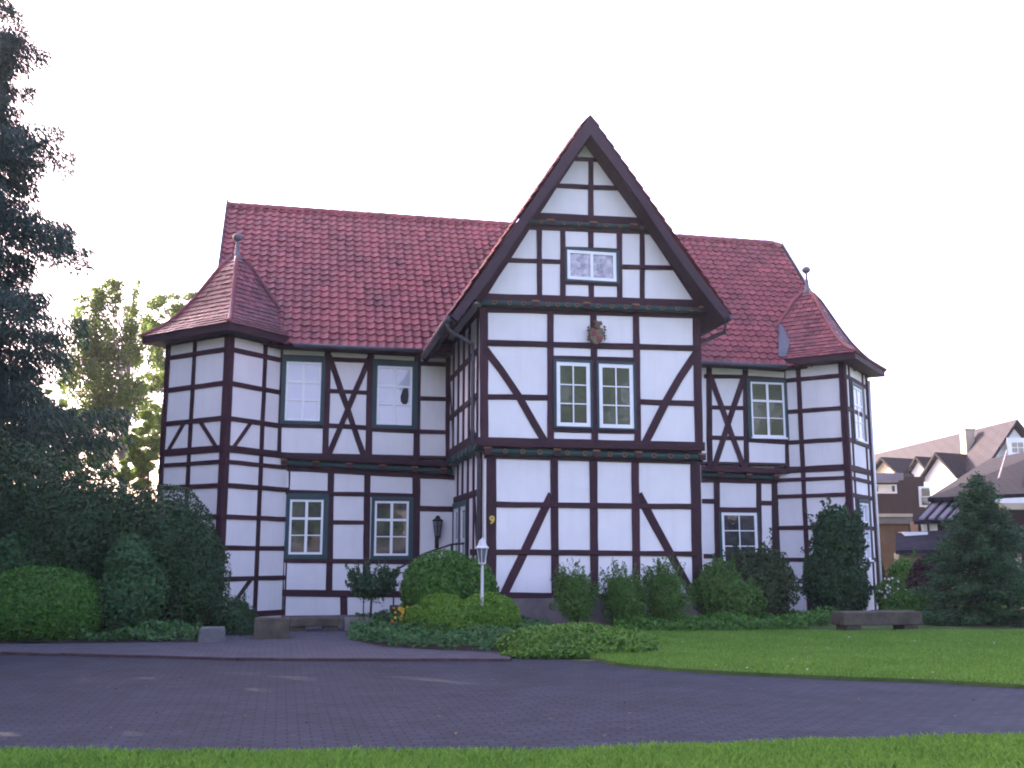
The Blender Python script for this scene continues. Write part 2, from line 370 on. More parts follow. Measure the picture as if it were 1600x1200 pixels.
def carved(root, W, p0, p1, hpx, joists, proud=0.10, ros=(), bk=.034, up=1.15):
    """green half-round fillet with ochre joist marks and ringed holes"""
    a, b = W.px(*p0), W.px(*p1); h = W.sol(p0[0], p0[1], hpx); m = MB()
    n = 24; rings = []
    for i in range(n + 1):
        t = i / n; s_ = a[0] + (b[0] - a[0]) * t; z = a[1] + (b[1] - a[1]) * t
        rr = h / 2 * (0.9 + 0.1 * math.cos(i * 2.1))
        rings.append([W.P(s_, z + rr * math.sin(q), proud - 0.10 + 0.09 * math.cos(q)) for q in np.linspace(-1.5, 1.5, 7)] + [W.P(s_, z + rr, -0.05), W.P(s_, z - rr, -0.05)][::1])
    m.grid(rings, mi=0)
    def zz(s_): return a[1] + (b[1] - a[1]) * (s_ - a[0]) / (b[0] - a[0])
    m.grid([[W.P(a[0], a[1] + dz, hh) for dz, hh in ((-h * .85, -.03), (-h * .85, bk), (h * up, bk), (h * up, -.03))],
            [W.P(b[0], b[1] + dz, hh) for dz, hh in ((-h * .85, -.03), (-h * .85, bk), (h * up, bk), (h * up, -.03))]], mi=2)
    for j in joists:
        s_ = W.px(j, p0[1])[0]; z = zz(s_)
        wbox(m, W, s_ - 0.075, s_ + 0.075, z - h * 0.42, z + h * 0.26, -0.02, proud + 0.012, 2)
        wbox(m, W, s_ - 0.085, s_ + 0.085, z + h * 0.27, z + h * 0.48, -0.02, proud + 0.016, 1)
    for j in ros:
        s_ = W.px(j, p0[1])[0]; z = zz(s_); r = h * 0.30
        for rad, dep, mi in ((r, proud - 0.004, 1), (r * 0.66, proud + 0.002, 2)):
            c1 = [W.P(s_ + rad * math.cos(k * math.pi / 5), z + rad * math.sin(k * math.pi / 5), proud - 0.03) for k in range(10)]
            c2 = [W.P(s_ + rad * math.cos(k * math.pi / 5), z + rad * math.sin(k * math.pi / 5), dep) for k in range(10)]
            m.grid([c1, c2], mi=mi)
    return m.build('carved_beam', [M['teal2'], M['gold'], M['timber']], root)
def tiles(mb, O, sd_, td, nn, ncol, nrow, tw, rh, prof, seed=1, lift=0.04, srange=None, mi=0):
    """real tiles row by row: O lower-left corner, sd_ along eave, td up slope, nn normal"""
    O, sd_, td, nn = (np.array(v, float) for v in (O, sd_, td, nn)); r = np.random.RandomState(seed)
    for i in range(nrow):
        lo, hi = (0, ncol * tw) if srange is None else srange(i)
        for j in range(ncol):
            s0, s1 = j * tw, (j + 1) * tw + 0.012
            if s1 <= lo or s0 >= hi: continue
            a0, a1 = max(s0, lo), min(s1, hi)
            xs = [x for x in np.linspace(0, 1, len(prof))]
            lo_j, tj = r.uniform(-.004, .004), r.uniform(-.006, .006)
            top, bot, lip = [], [], []
            for k, x in enumerate(xs):
                s_ = s0 + (s1 - s0) * x
                if s_ < a0 - 1e-6 or s_ > a1 + 1e-6: continue
                p = O + sd_ * s_ + td * (i * rh - 0.02 + lo_j)
                bot.append(p + nn * (prof[k] + lift + tj)); lip.append(p + nn * (prof[k] + lift - 0.030))
                top.append(O + sd_ * s_ + td * ((i + 1) * rh + 0.03) + nn * (prof[k] + 0.004 + tj))
            if len(bot) >= 2: mb.grid([lip, bot, top], closed=False, mi=mi)

# ------------------------------------------------------------------ ground, road, path, lawns
def sheet(name, poly, z, mat, depth=0.0):
    m = MB(); top = [(p[0], p[1], z) for p in poly]
    if depth:
        m.prism([(p[0], p[1], z - depth) for p in poly], (0, 0, depth))
    else: m.face(top)
    return tag(m.build(name, mat), kind='structure')
R_ = 140
sheet('ground', [(R_ * math.cos(t), R_ * math.sin(t)) for t in np.linspace(0, 2 * math.pi, 48, endpoint=False)], -0.02, M['lawn'])
far_edge = [onG(*p) for p in [(-900, 1012), (0, 1021), (250, 1026), (375, 1030), (535, 1031), (780, 1031), (870, 1034), (965, 1038), (1050, 1046), (1160, 1052), (1340, 1060), (1460, 1064), (1600, 1072)]]
far_edge += [far_edge[-1] + np.array([*c2w(6, -2.6), 0]), far_edge[-1] + np.array([*c2w(20, -10), 0])]
near_edge = [np.array([*c2w(24, -9), 0]), np.array([*c2w(9, 5.8), 0])] + [onG(*p) for p in [(1600, 1153), (1275, 1158), (1125, 1166), (965, 1172), (800, 1175), (550, 1175), (400, 1178), (200, 1177), (0, 1174), (-900, 1160)]]
fe2 = [p + np.array([p[0] * .02, p[1] * .03, 0]) for p in far_edge]
ne2 = [p * np.array([.96, .96, 1]) for p in near_edge]
sheet('road', [tuple(p) for p in fe2] + [tuple(p) for p in ne2], -0.012, M['pavers'])
# raised path with its kerb row, leading to the benches
pv = [onG(*p, z=.02) for p in [(-900, 1010), (0, 1019), (250, 1024), (375, 1028), (535, 1029), (780, 1029), (798, 1029)]]
pb = [onG(*p, z=.02) for p in [(798, 1018), (780, 1018), (700, 1016), (600, 1010), (545, 1000), (548, 972), (395, 972), (330, 1003), (0, 1006), (-900, 996)]]
sheet('path', [tuple(p) for p in pv + pb], 0.02, M['path'], 0.05)
kb = MB()
for a, b in zip(pv[:-1], pv[1:]):
    L = np.linalg.norm(b - a); n = max(1, int(L / 0.5)); d = (b - a) / L; q = np.array([d[1], -d[0], 0])
    for i in range(n):
        s0 = a + d * (L * i / n + 0.004); s1 = a + d * (L * (i + 1) / n - 0.004)
        z1 = 0.030 + RNG.uniform(-.004, .004)
        kb.grid([[(*(s0 + q * .004)[:2], z), (*(s0 + q * .10)[:2], z), (*(s1 + q * .10)[:2], z), (*(s1 + q * .004)[:2], z)] for z in (-0.02, z1)])
tag(kb.build('kerb', M['kerb']), kind='structure')
lawn_poly = [onG(*p, z=.03) for p in [(965, 1036), (1050, 1044), (1160, 1050), (1340, 1058), (1460, 1062), (1600, 1070)]] + [p + np.array([0, .1, 0]) for p in far_edge[-2:]]
lb = [c2w(45, 20), c2w(40, 30), c2w(20, 45)] + [tuple(onG(*p, z=.03)[:2]) for p in [(1240, 965), (960, 965), (820, 1000)]]
sheet('lawn', [tuple(p[:2]) for p in lawn_poly] + lb, 0.03, M['lawn'], 0.06)
nl = [near_edge[0] * 1.0, near_edge[1] - np.array([0, .1, 0])] + [onG(*p, z=.02) for p in [(1600, 1155), (1275, 1160), (1125, 1168), (965, 1174), (800, 1177), (550, 1177), (400, 1180), (200, 1179), (0, 1176), (-900, 1162)]]
sheet('verge_lawn', [tuple(p[:2]) for p in nl] + [c2w(-12, 4), c2w(-10, -3), c2w(10, -3)], 0.02, M['lawn'], 0.05)
def inside(P, poly):
    x, y = P[:, 0], P[:, 1]; r = np.zeros(len(P), bool); n = len(poly)
    for i in range(n):
        (x0, y0), (x1, y1) = poly[i][:2], poly[(i + 1) % n][:2]
        c = ((y0 > y) != (y1 > y)) & (x < (x1 - x0) * (y - y0) / (y1 - y0 + 1e-12) + x0); r ^= c
    return r
def blades(name, poly, box, n, h, wd, z, seed, label):
    r = np.random.RandomState(seed)
    X = r.uniform(box[0], box[1], n); Y = r.uniform(box[2], box[3], n)
    P = np.stack([X * ca + Y * sa, -X * sa + Y * ca], 1)
    P = P[inside(P, poly)]; n = len(P)
    den = np.sin(P[:, 0] * 2.3 + 1) * np.sin(P[:, 1] * 1.9) * .5 + np.sin(P[:, 0] * 5.1) * np.sin(P[:, 1] * 6.3 + 2) * .35
    hh = h * (0.55 + 0.9 * r.rand(n)) * (1 + 0.35 * den)
    th = r.uniform(0, 2 * math.pi, n); ln = r.uniform(0.1, 0.8, n) * hh; la = r.uniform(0, 2 * math.pi, n)
    b = np.stack([np.cos(th), np.sin(th)], 1) * (wd * (0.6 + .8 * r.rand(n)))[:, None] / 2
    z0 = np.full(n, z)
    tip = np.stack([P[:, 0] + np.cos(la) * ln, P[:, 1] + np.sin(la) * ln, z + hh], 1)
    mid = np.stack([P[:, 0] + np.cos(la) * ln * .3, P[:, 1] + np.sin(la) * ln * .3, z + hh * .6], 1); b3 = np.concatenate([b, np.zeros((n, 1))], 1)
    base = np.concatenate([P, z0[:, None]], 1)
    V = np.stack([base - b3, base + b3, mid + b3 * .7, tip], 1)
    o = mesh_np(name, V, 4, M['grass']); tag(o, label, 'grass', kind='stuff')
blades('grass', [tuple(p[:2]) for p in nl] + [c2w(-12, 4), c2w(12, 4)], (-5, 5, 6.9, 9.2), 150000, 0.05, 0.008, 0.015, 3, 'bright green grass verge along the near edge of the road')
blades('grass', [tuple(p[:2]) for p in lawn_poly] + lb, (0.6, 11, 10.5, 21), 230000, 0.045, 0.012, 0.025, 4, 'mown lawn in front of the shrubs and the stone bench')

def scatter(name, label, cat, poly, box, n, size, z, mat, seed):
    r = np.random.RandomState(seed); X = r.uniform(box[0], box[1], n); Y = r.uniform(box[2], box[3], n)
    P = np.stack([X * ca + Y * sa, -X * sa + Y * ca], 1); P = P[inside(P, poly)]; n = len(P); a = r.uniform(0, 6.28, n); sz = size * (.5 + r.rand(n))
    t_ = np.stack([np.cos(a), np.sin(a), r.uniform(-.2, .4, n)], 1) * sz[:, None]; b_ = np.stack([-np.sin(a), np.cos(a), r.uniform(-.3, .3, n)], 1) * sz[:, None] * .45
    c = np.concatenate([P, np.full((n, 1), z)], 1) + np.array([0, 0, 1]) * sz[:, None] * .35
    tag(mesh_np(name, np.stack([c - t_, c + b_, c + t_, c - b_], 1), 4, mat), label, cat, kind='stuff')
M['deadleaf'] = mat_noise('dead_leaves', (0.06, 0.04, 0.02), (0.16, 0.12, 0.07), scale=3, rough=0.9)
M['daisy'] = mat_flat('daisy_petals', (0.75, 0.75, 0.72), 0.7)
scatter('leaf_litter', 'sparse fallen leaves and specks on the paved road', 'leaf litter', [tuple(p[:2]) for p in fe2] + [tuple(p[:2]) for p in ne2], (-7, 9, 8.6, 17), 420, .020, -.008, M['deadleaf'], 77)
scatter('daisies', 'tiny white daisies sprinkled over the lawns', 'daisies', [tuple(p[:2]) for p in lawn_poly] + lb, (2, 10, 11, 20), 170, .016, .07, M['daisy'], 78)
# ------------------------------------------------------------------ the timber-framed house
house = thing('timber_framed_house', 'white half-timbered house with dark red beams, red tiled roof and two corner turrets', 'house', (6.6, 25, 0))
V_U, V_L, W_U, W_L = 21.63, 21.85, 25.65, 25.90            # front planes: bay upper/lower, wing upper/lower
gu = Wall((0, V_U), (1, 0)); gl = Wall((0, V_L), (1, 0)); ga = Wall((0, V_U - .13), (1, 0)); gt = Wall((0, V_U - .20), (1, 0))
wu = Wall((0, W_U), (1, 0)); wl = Wall((0, W_L), (1, 0))
UL0 = wpos = gl.px(757, 800)[0]; UL1 = gl.px(1097, 800)[0]; UU0 = gu.px(748, 660)[0]; UU1 = gu.px(1096, 620)[0]
su = Wall((UU0, W_U + .3), (0, -1)); slw = Wall((UL0, W_L + .3), (0, -1))
HX0, HX1, EZ, RIDGE = -1.55, 14.85, 6.62, (29.08, 11.42)

# plaster bodies
m = MB()
m.box(HX0, HX1, W_L, 32.3, 0.0, 4.02); m.box(HX0 - .02, HX1 + .02, W_U, 32.55, 4.02, 6.75)
for x0, x1 in ((HX0 - .02, HX0 + .25), (HX1 - .25, HX1 + .02)):
    m.prism([(x0, W_U + .05, 6.75), (x0, 32.5, 6.75), (x0, RIDGE[0], RIDGE[1] - .25)], (x1 - x0, 0, 0))
m.build('wall', M['plaster'], house)
m = MB()
m.box(UL0, UL1, V_L, 26.1, 0.62, 4.0); m.box(UU0, UU1, V_U, 26.0, 4.0, 6.98)
sf = MB(); sf.box(UU0 - .03, UU1 + .03, V_U - .03, 25.9, 3.955, 3.998); sf.box(HX0 - .05, HX1 + .05, W_U - .03, 26.2, 3.95, 4.019); sf.build('soffit', M['darkwood'], house)
tri = [onV(741, 474, V_U - .13), onV(1103, 484, V_U - .13), onV(922, 196, V_U - .13)]
m.prism([tuple(p) for p in tri], (0, 4, 0))
m.build('wall', M['plaster'], house)
m = MB(); m.box(UL0 - .04, UL1 + .04, V_L - .05, 26, 0, 0.62)
m.box(HX0, UL0 - .05, W_L - .035, W_L + .5, -0.1, 0.10); m.box(UL1 + .05, HX1, W_L - .035, W_L + .5, -0.1, 0.10)
m.build('plinth', M['stone'], house)

# --- bay timbers
t = MB()
bpx(t, gu, [(744, 689.6), (1101, 697.6)], 14); bpx(t, gu, [(748, 483.5), (1099, 494.5)], 8)
bpx(t, gu, [(755.5, 484), (756.5, 690)], 13); bpx(t, gu, [(1088, 494), (1092, 698)], 12.5)
bpx(t, gu, [(859.8, 486), (860.2, 690)], 10.3); bpx(t, gu, [(927, 488), (929, 692)], 10); bpx(t, gu, [(993.5, 491), (996.3, 694)], 10)
bpx(t, gu, [(760, 535.8), (1087, 544.2)], 9)
bpx(t, gu, [(862, 559.3), (993, 562.5)], 7.5); bpx(t, gu, [(862, 671), (995, 674.5)], 8)
bpx(t, gu, [(762, 620), (859, 621.5)], 8.5); bpx(t, gu, [(996, 627.6), (1089, 630.8)], 8.5)
bpx(t, gu, [(757, 545), (782, 577), (809, 617), (834, 661), (851, 690)], 11.5); bpx(t, gu, [(1088, 551), (1062, 590), (1040, 628), (1020, 668), (1007, 694)], 11.5)
t.build('timber_frame', M['timber'], house)
t = MB()
bpx(t, gl, [(757, 713.5), (1098, 720)], 6)
bpx(t, gl, [(767.5, 712), (767.5, 936)], 15.5); bpx(t, gl, [(1086, 718), (1090, 938)], 16.5)
bpx(t, gl, [(865.5, 714), (867.5, 930)], 12.3); bpx(t, gl, [(926.6, 716), (928.8, 932)], 12.6); bpx(t, gl, [(992, 718), (994.2, 934)], 12.3)
bpx(t, gl, [(775, 788.2), (1086, 791.5)], 9); bpx(t, gl, [(775, 862.4), (1088, 865.6)], 8.6)
bpx(t, gl, [(759, 931), (1098, 937)], 13)
bpx(t, gl, [(862, 772), (786, 932)], 13); bpx(t, gl, [(997, 772), (1083, 932)], 13)
t.build('timber_frame', M['timber'], house)
# attic triangle
t = MB()
bpx(t, ga, [(735, 464), (1112, 475)], 12.5)
bpx(t, ga, [(838, 336.5), (1007, 344.5)], 8.5); bpx(t, ga, [(823, 355.5), (1022, 364)], 6)
bpx(t, ga, [(794, 406.8), (879, 409.6)], 7); bpx(t, ga, [(968, 416.7), (1053, 418.8)], 7)
for x0, y0, y1 in ((842.4, 356, 463), (879, 357, 464), (967.5, 361, 470), (1003, 363, 470)): bpx(t, ga, [(x0, y0), (x0 + .5, y1)], 8)
bpx(t, ga, [(923, 358), (923, 390)], 8); bpx(t, ga, [(923.5, 440), (924, 468)], 8)
bpx(t, ga, [(881, 388.4), (966, 391.6)], 6.5); bpx(t, ga, [(881, 441.2), (967, 444.2)], 6.5)
bpx(t, ga, [(896, 248.2), (947, 250.8)], 6.5); bpx(t, ga, [(868, 290.4), (976, 295)], 7)
bpx(t, ga, [(923, 250), (923, 340)], 8)
bpx(t, ga, [(919.5, 203), (757, 452), (744, 470)], 15); bpx(t, ga, [(917, 203), (1087, 463), (1096, 478)], 15)
t.build('timber_frame', M['timber'], house)
carved(house, ga, (824, 347.6), (1026, 358.3), 9, (859, 925, 988), 0.12, (844, 880, 903, 945, 967, 1001))
carved(house, gu, (752, 475), (1100, 487), 11, (834, 913, 989, 1092), 0.21, (770, 793, 815, 853, 868, 883, 898, 931, 952, 973, 1008, 1030, 1053, 1075))
carved(house, gl, (758, 705), (1096, 715), 13, (760, 868, 929, 994, 1093), 0.17, (787, 814, 841, 884, 911, 950, 972, 1018, 1044, 1069))
# side wall of the bay
t = MB()
zr1, zr2 = 5.98, 4.98
SV = su.O[1]
def sp(V): return su.O[1] - V
for z, wd in ((6.85, .14), (zr1, .15), (zr2, .15), (4.08, .2)): beam(t, su, [(sp(25.66), z), (sp(V_U + .03), z)], wd)
for V in (25.0, 24.25, 23.5, 22.75): beam(t, su, [(sp(V), 4.1), (sp(V), 6.9)], .15)
beam(t, su, [(sp(V_U + .11), 3.98), (sp(V_U + .11), 6.95)], .2)
beam(t, su, [(sp(25.6), 5.85), (sp(24.9), 4.15)], .11); beam(t, su, [(sp(22.0), 5.0), (sp(22.6), 4.1)], .11)
for z, wd in ((3.88, .1), (2.92, .16), (0.72, .2)): beam(t, slw, [(sp(25.9), z), (sp(V_L + .03), z)], wd)
beam(t, slw, [(sp(23.2), 1.6), (sp(V_L + .03), 1.6)], .14)
for V in (25.05, 24.35, 23.6, 22.85): beam(t, slw, [(sp(V), 2.92), (sp(V), 3.9)], .14)
for V in (25.72, 23.55, 22.85): beam(t, slw, [(sp(V), .7), (sp(V), 2.92)], .15)
beam(t, slw, [(sp(V_L + .12), .65), (sp(V_L + .12), 3.95)], .22)
beam(t, slw, [(sp(22.75), 2.9), (sp(22.1), .8)], .12)
t.build('timber_frame', M['timber'], house)
for V in np.arange(21.95, 25.6, 0.52):                       # rounded joist ends under the side jetty
    j = MB()
    for k, (r0, x) in enumerate(((.11, 0),)):
        rings = [[(UU0 + dx, V + rr * math.cos(q), 3.87 + rr * math.sin(q)) for q in np.linspace(0, 2 * math.pi, 12, endpoint=False)] for dx, rr in ((.3, .115), (.02, .115), (-.03, .10), (-.055, .06))]
        j.grid(rings)
    j.build('joist_end', M['teal2'], house)
# entrance door in the side wall with its steps
(d0, d1) = (sp(25.6), sp(23.62))
dm = MB(); wbox(dm, slw, d0, d0 + .1, .75, 2.83, -.03, .055); wbox(dm, slw, d1 - .1, d1, .75, 2.83, -.03, .055); wbox(dm, slw, d0 + .1, d1 - .1, 2.70, 2.83, -.03, .053)
mid = (d0 + d1) / 2; wbox(dm, slw, mid - .12, mid + .12, .75, 2.70, -.03, .05)
door = dm.build('door', M['teal'], house)
fm = MB()
for x0, x1 in ((d0 + .1, mid - .12), (mid + .12, d1 - .1)):
    wbox(fm, slw, x0, x0 + .16, .75, 2.70, -.02, .035); wbox(fm, slw, x1 - .16, x1, .75, 2.70, -.02, .035)
    for z in (.75, 1.25, 1.85, 2.6): wbox(fm, slw, x0 + .16, x1 - .16, z, z + (.4 if z < 1 else .09), -.02, .033)
fm.build('frame', M['white'], door)
pm = MB()
for x0, x1 in ((d0 + .2, mid - .2), (mid + .2, d1 - .2)): wbox(pm, slw, x0, x1, .8, 2.66, -.02, .012)
pm.build('pane', M['glass_dark'], door)
st = MB()
for i in range(4):
    st.box(UL0 - 1.95 + .33 * i, UL0 - .06, 23.4, 25.6, -.02 if i == 0 else .17 * i + .003, .17 * (i + 1))
steps = st.build('entrance_steps', M['bench'], house, bevel=.015)
hr = MB(); hx = UL0 - 1.75
hr.tube([(hx, 23.5, .17), (hx, 23.5, 1.18)], .018); hr.tube([(hx + 1.3, 23.5, .68), (hx + 1.3, 23.5, 1.78)], .018)
hr.tube([(hx - .25, 23.5, 1.02), (hx, 23.5, 1.18), (hx + .65, 23.5, 1.56), (hx + 1.3, 23.5, 1.78), (hx + 1.6, 23.5, 1.80)], .022)
hr.build('handrail', M['iron'], steps, smooth=True)
# bay windows
window(house, gu, (865, 563.5, 924, 668.5), (869.3, 567.5, 921, 666), 'glass_olive', cross=False, fw=.085, sill=False)
window(house, gu, (932.5, 566.5, 992, 671), (936, 570.5, 988, 668.5), 'glass_olive', cross=False, fw=.085)
window(house, ga, (882.5, 392, 966, 439.5), (885.7, 395.5, 962, 436.5), 'glass_lace', cols=2, rows=1, cross=True, fw=.075)

# --- left and right wing timbers
t = MB()
bpx(t, wu, [(433, 542), (705, 557)], 8); bpx(t, wu, [(437, 557.2), (700, 569.8)], 7.2)
bpx(t, wu, [(433, 710.8), (707, 724.8)], 9.5)
for a, b, wd in (((437.5, 540), (434, 711), 10), ((512.5, 543), (508, 712), 9.6), ((579.7, 548), (575.5, 716), 10.2), ((652.6, 552), (650.6, 720), 10), ((701, 555), (700.5, 726), 9)): bpx(t, wu, [a, b], wd)
bpx(t, wu, [(434, 664.2), (512, 666.5)], 7); bpx(t, wu, [(512, 665), (575, 668.6)], 7); bpx(t, wu, [(575, 670.4), (653, 674.5)], 7); bpx(t, wu, [(652, 674.6), (700, 675.4)], 7)
bpx(t, wu, [(512, 611), (576, 613.5)], 6.5); bpx(t, wu, [(652, 622.3), (701, 624)], 6.5)
bpx(t, wu, [(514, 556), (569, 714)], 8.5); bpx(t, wu, [(577, 560), (512, 714)], 8.5)
t.build('timber_frame', M['timber'], house)
t = MB()
bpx(t, wl, [(432, 731), (712, 746.5)], 8)
for a, b, wd in (((440.5, 728), (436, 968), 12.5), ((517.5, 734), (514, 924), 9.8), ((574, 738), (571.5, 928), 10), ((650.5, 742), (649, 930), 12.3), ((537, 924), (537.5, 974), 11)): bpx(t, wl, [a, b], wd)
bpx(t, wl, [(441, 768.8), (517, 770.6)], 7.5); bpx(t, wl, [(517, 771.6), (575, 772.2)], 6.5); bpx(t, wl, [(575, 773), (650, 775.2)], 7.5); bpx(t, wl, [(650, 794.3), (710, 795.6)], 8.5)
bpx(t, wl, [(516, 816), (574, 816.6)], 6.5)
bpx(t, wl, [(438, 875.6), (650, 878.2)], 7.5); bpx(t, wl, [(650, 877), (712, 878)], 7)
bpx(t, wl, [(437, 926.3), (655, 929)], 10.5); bpx(t, wl, [(430, 967.5), (545, 974)], 8)
t.build('timber_frame', M['timber'], house)
carved(house, wl, (433, 722.3), (706, 737.3), 9.5, (444, 493, 545, 597, 647, 692), 0.19)
window(house, wu, (437.5, 558.5, 508.5, 662.5), (444.5, 567, 502.5, 657), 'glass_pale', label='tall white window with pale panes, left of two in the upper wing')
wo = window(house, wu, (580.5, 565.5, 653, 669), (587.8, 573.8, 644.3, 663.5), 'glass_pale', label='tall white window with a dark shape on one pane')
window(house, wl, (444, 771.5, 513.8, 873.5), (450.3, 781, 505.8, 866.3), 'glass_dark'); window(house, wl, (578.5, 776.5, 646, 874.5), (583.8, 783.3, 638.8, 868.3), 'glass_dark')
om = MB()                                                   # dark rounded shape laid on one pane
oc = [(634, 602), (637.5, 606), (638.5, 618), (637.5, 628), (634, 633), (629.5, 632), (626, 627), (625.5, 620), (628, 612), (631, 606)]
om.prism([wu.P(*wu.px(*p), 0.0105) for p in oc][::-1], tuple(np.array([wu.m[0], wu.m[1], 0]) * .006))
om.build('dark_shape', M['iron'], wo)
t = MB()
bpx(t, wu, [(1094, 567.5), (1236, 578)], 8.5); bpx(t, wu, [(1100, 588), (1165, 588.8)], 6.2); bpx(t, wu, [(1165, 589.8), (1232, 593.6)], 6.2)
for a, b, wd in (((1107.5, 566), (1108.8, 734), 9), ((1164, 570), (1166.5, 736), 8.3), ((1229.5, 575), (1231.2, 738), 9)): bpx(t, wu, [a, b], wd)
bpx(t, wu, [(1108, 636.5), (1165, 637.6)], 6.5); bpx(t, wu, [(1108, 683.5), (1165, 685.2)], 6.5)
bpx(t, wu, [(1109, 586), (1163, 734)], 8.3); bpx(t, wu, [(1162, 588), (1114, 734)], 8.3)
bpx(t, wu, [(1166, 687.5), (1230, 691)], 6.8); bpx(t, wu, [(1094, 732), (1234, 736.6)], 8.5)
t.build('timber_frame', M['timber'], house)
t = MB()
bpx(t, wl, [(1090, 749.5), (1228, 752)], 8.5)
for a, b, wd in (((1119.5, 748), (1122.5, 960), 9.3), ((1185.3, 750), (1187.3, 960), 8.8), ((1216, 750), (1217.5, 965), 23)): bpx(t, wl, [a, b], wd)
bpx(t, wl, [(1092, 783), (1119, 783.5)], 7.5); bpx(t, wl, [(1092, 868.8), (1122, 869.2)], 7); bpx(t, wl, [(1186, 786), (1216, 786.6)], 7); bpx(t, wl, [(1187, 868.8), (1216, 869.2)], 6.5)
bpx(t, wl, [(1120, 796.4), (1186, 797.2)], 8); bpx(t, wl, [(1122, 886), (1188, 887)], 9); bpx(t, wl, [(1090, 960), (1226, 963)], 9)
t.build('timber_frame', M['timber'], house)
carved(house, wl, (1094, 741.5), (1212, 747), 8, (1122, 1166, 1208), 0.19)
window(house, wu, (1169, 593.5, 1228.5, 686), (1174.5, 598.5, 1223.5, 682.5), 'glass_olive', sill=True); window(house, wl, (1125, 800, 1184.5, 885), (1128.8, 801.3, 1181.5, 882), 'glass_dark', cross=False, fw=.075)

# --- corner turrets
S2 = math.sqrt(2)
def turret(FU, FV, S, zs, left_posts, right_posts, braces, wins=()):
    Fp = np.array([FU, FV]); Lc = Fp + np.array([-1, 1]) * S / S2; Rc = Fp + np.array([1, 1]) * S / S2; Bc = Fp + np.array([0, S2 * S])
    WL, WR = Wall(Lc, (1, -1)), Wall(Fp, (1, 1))
    WB1, WB2 = Wall(Rc, (-1, 1)), Wall(Bc, (-1, -1))
    m = MB(); m.grid([[(*Fp, z), (*Rc, z), (*Bc, z), (*Lc, z)] for z in (-.05, 6.9)]); m.build('wall', M['plaster'], house)
    t = MB()
    for W, posts in ((WL, left_posts), (WR, right_posts), (WB1, [0.5]), (WB2, [0.5])):
        for z, wd in zs: beam(t, W, [(0, z), (S, z)], wd)
        for f in posts: beam(t, W, [(f * S, 0), (f * S, 6.9)], .125)
        beam(t, W, [(.055, 0), (.055, 6.9)], .15, proud=.045); beam(t, W, [(S - .055, 0), (S - .055, 6.9)], .15, proud=.046)
    for side, a, b in braces: beam(t, WL if side == 'L' else WR, [(a[0] * S, a[1]), (b[0] * S, b[1])], .095)
    t.build('timber_frame', M['timber'], house)
    for side, cs, fr, gl_, lab in wins: window_m(house, WR if side == 'R' else WL, cs, fr, gl_, label=lab, sill=True)
    return Fp + np.array([0, S / S2])
def zpx(x, ys, FU, FV):
    return [float(onplane(x, y, (FU, FV), (0, 1))[2]) for y in ys]
TL = (-1.383, 24.448); TR = (14.56, 24.50); TS = 2.45
zl = zpx(353, (520, 545, 598, 653, 700.5, 721, 758, 807, 856, 905, 963), *TL); wl_ = (.16, .12, .12, .12, .17, .10, .11, .11, .11, .11, .14)
zr = zpx(1322, (563, 586.5, 637, 686, 730, 746, 772.5, 823, 875, 921, 962), *TR); 
TSL = 2.2
CL = turret(*TL, TSL, list(zip(zl, wl_)), (0.46,), (0.52,), [('L', (.1, zl[4]), (.36, zl[3])), ('L', (.9, zl[4]), (.60, zl[3])), ('R', (.1, zl[4]), (.36, zl[3])), ('R', (.1, zl[10]), (.45, zl[9]))])
CR = turret(*TR, TS, list(zip(zr, wl_)), (0.50,), (0.2, 0.8), [],
            [('R', (.64, zr[3] - .02, 1.83, zr[1] - .07), (.74, zr[3] + .08, 1.73, zr[1] - .17), 'glass_pale', 'narrow turret window seen edge-on above the lower one'),
             ('R', (.64, zr[8] - .1, 1.83, zr[6] - .07), (.74, zr[8], 1.73, zr[6] - .17), 'glass_pale', None)])
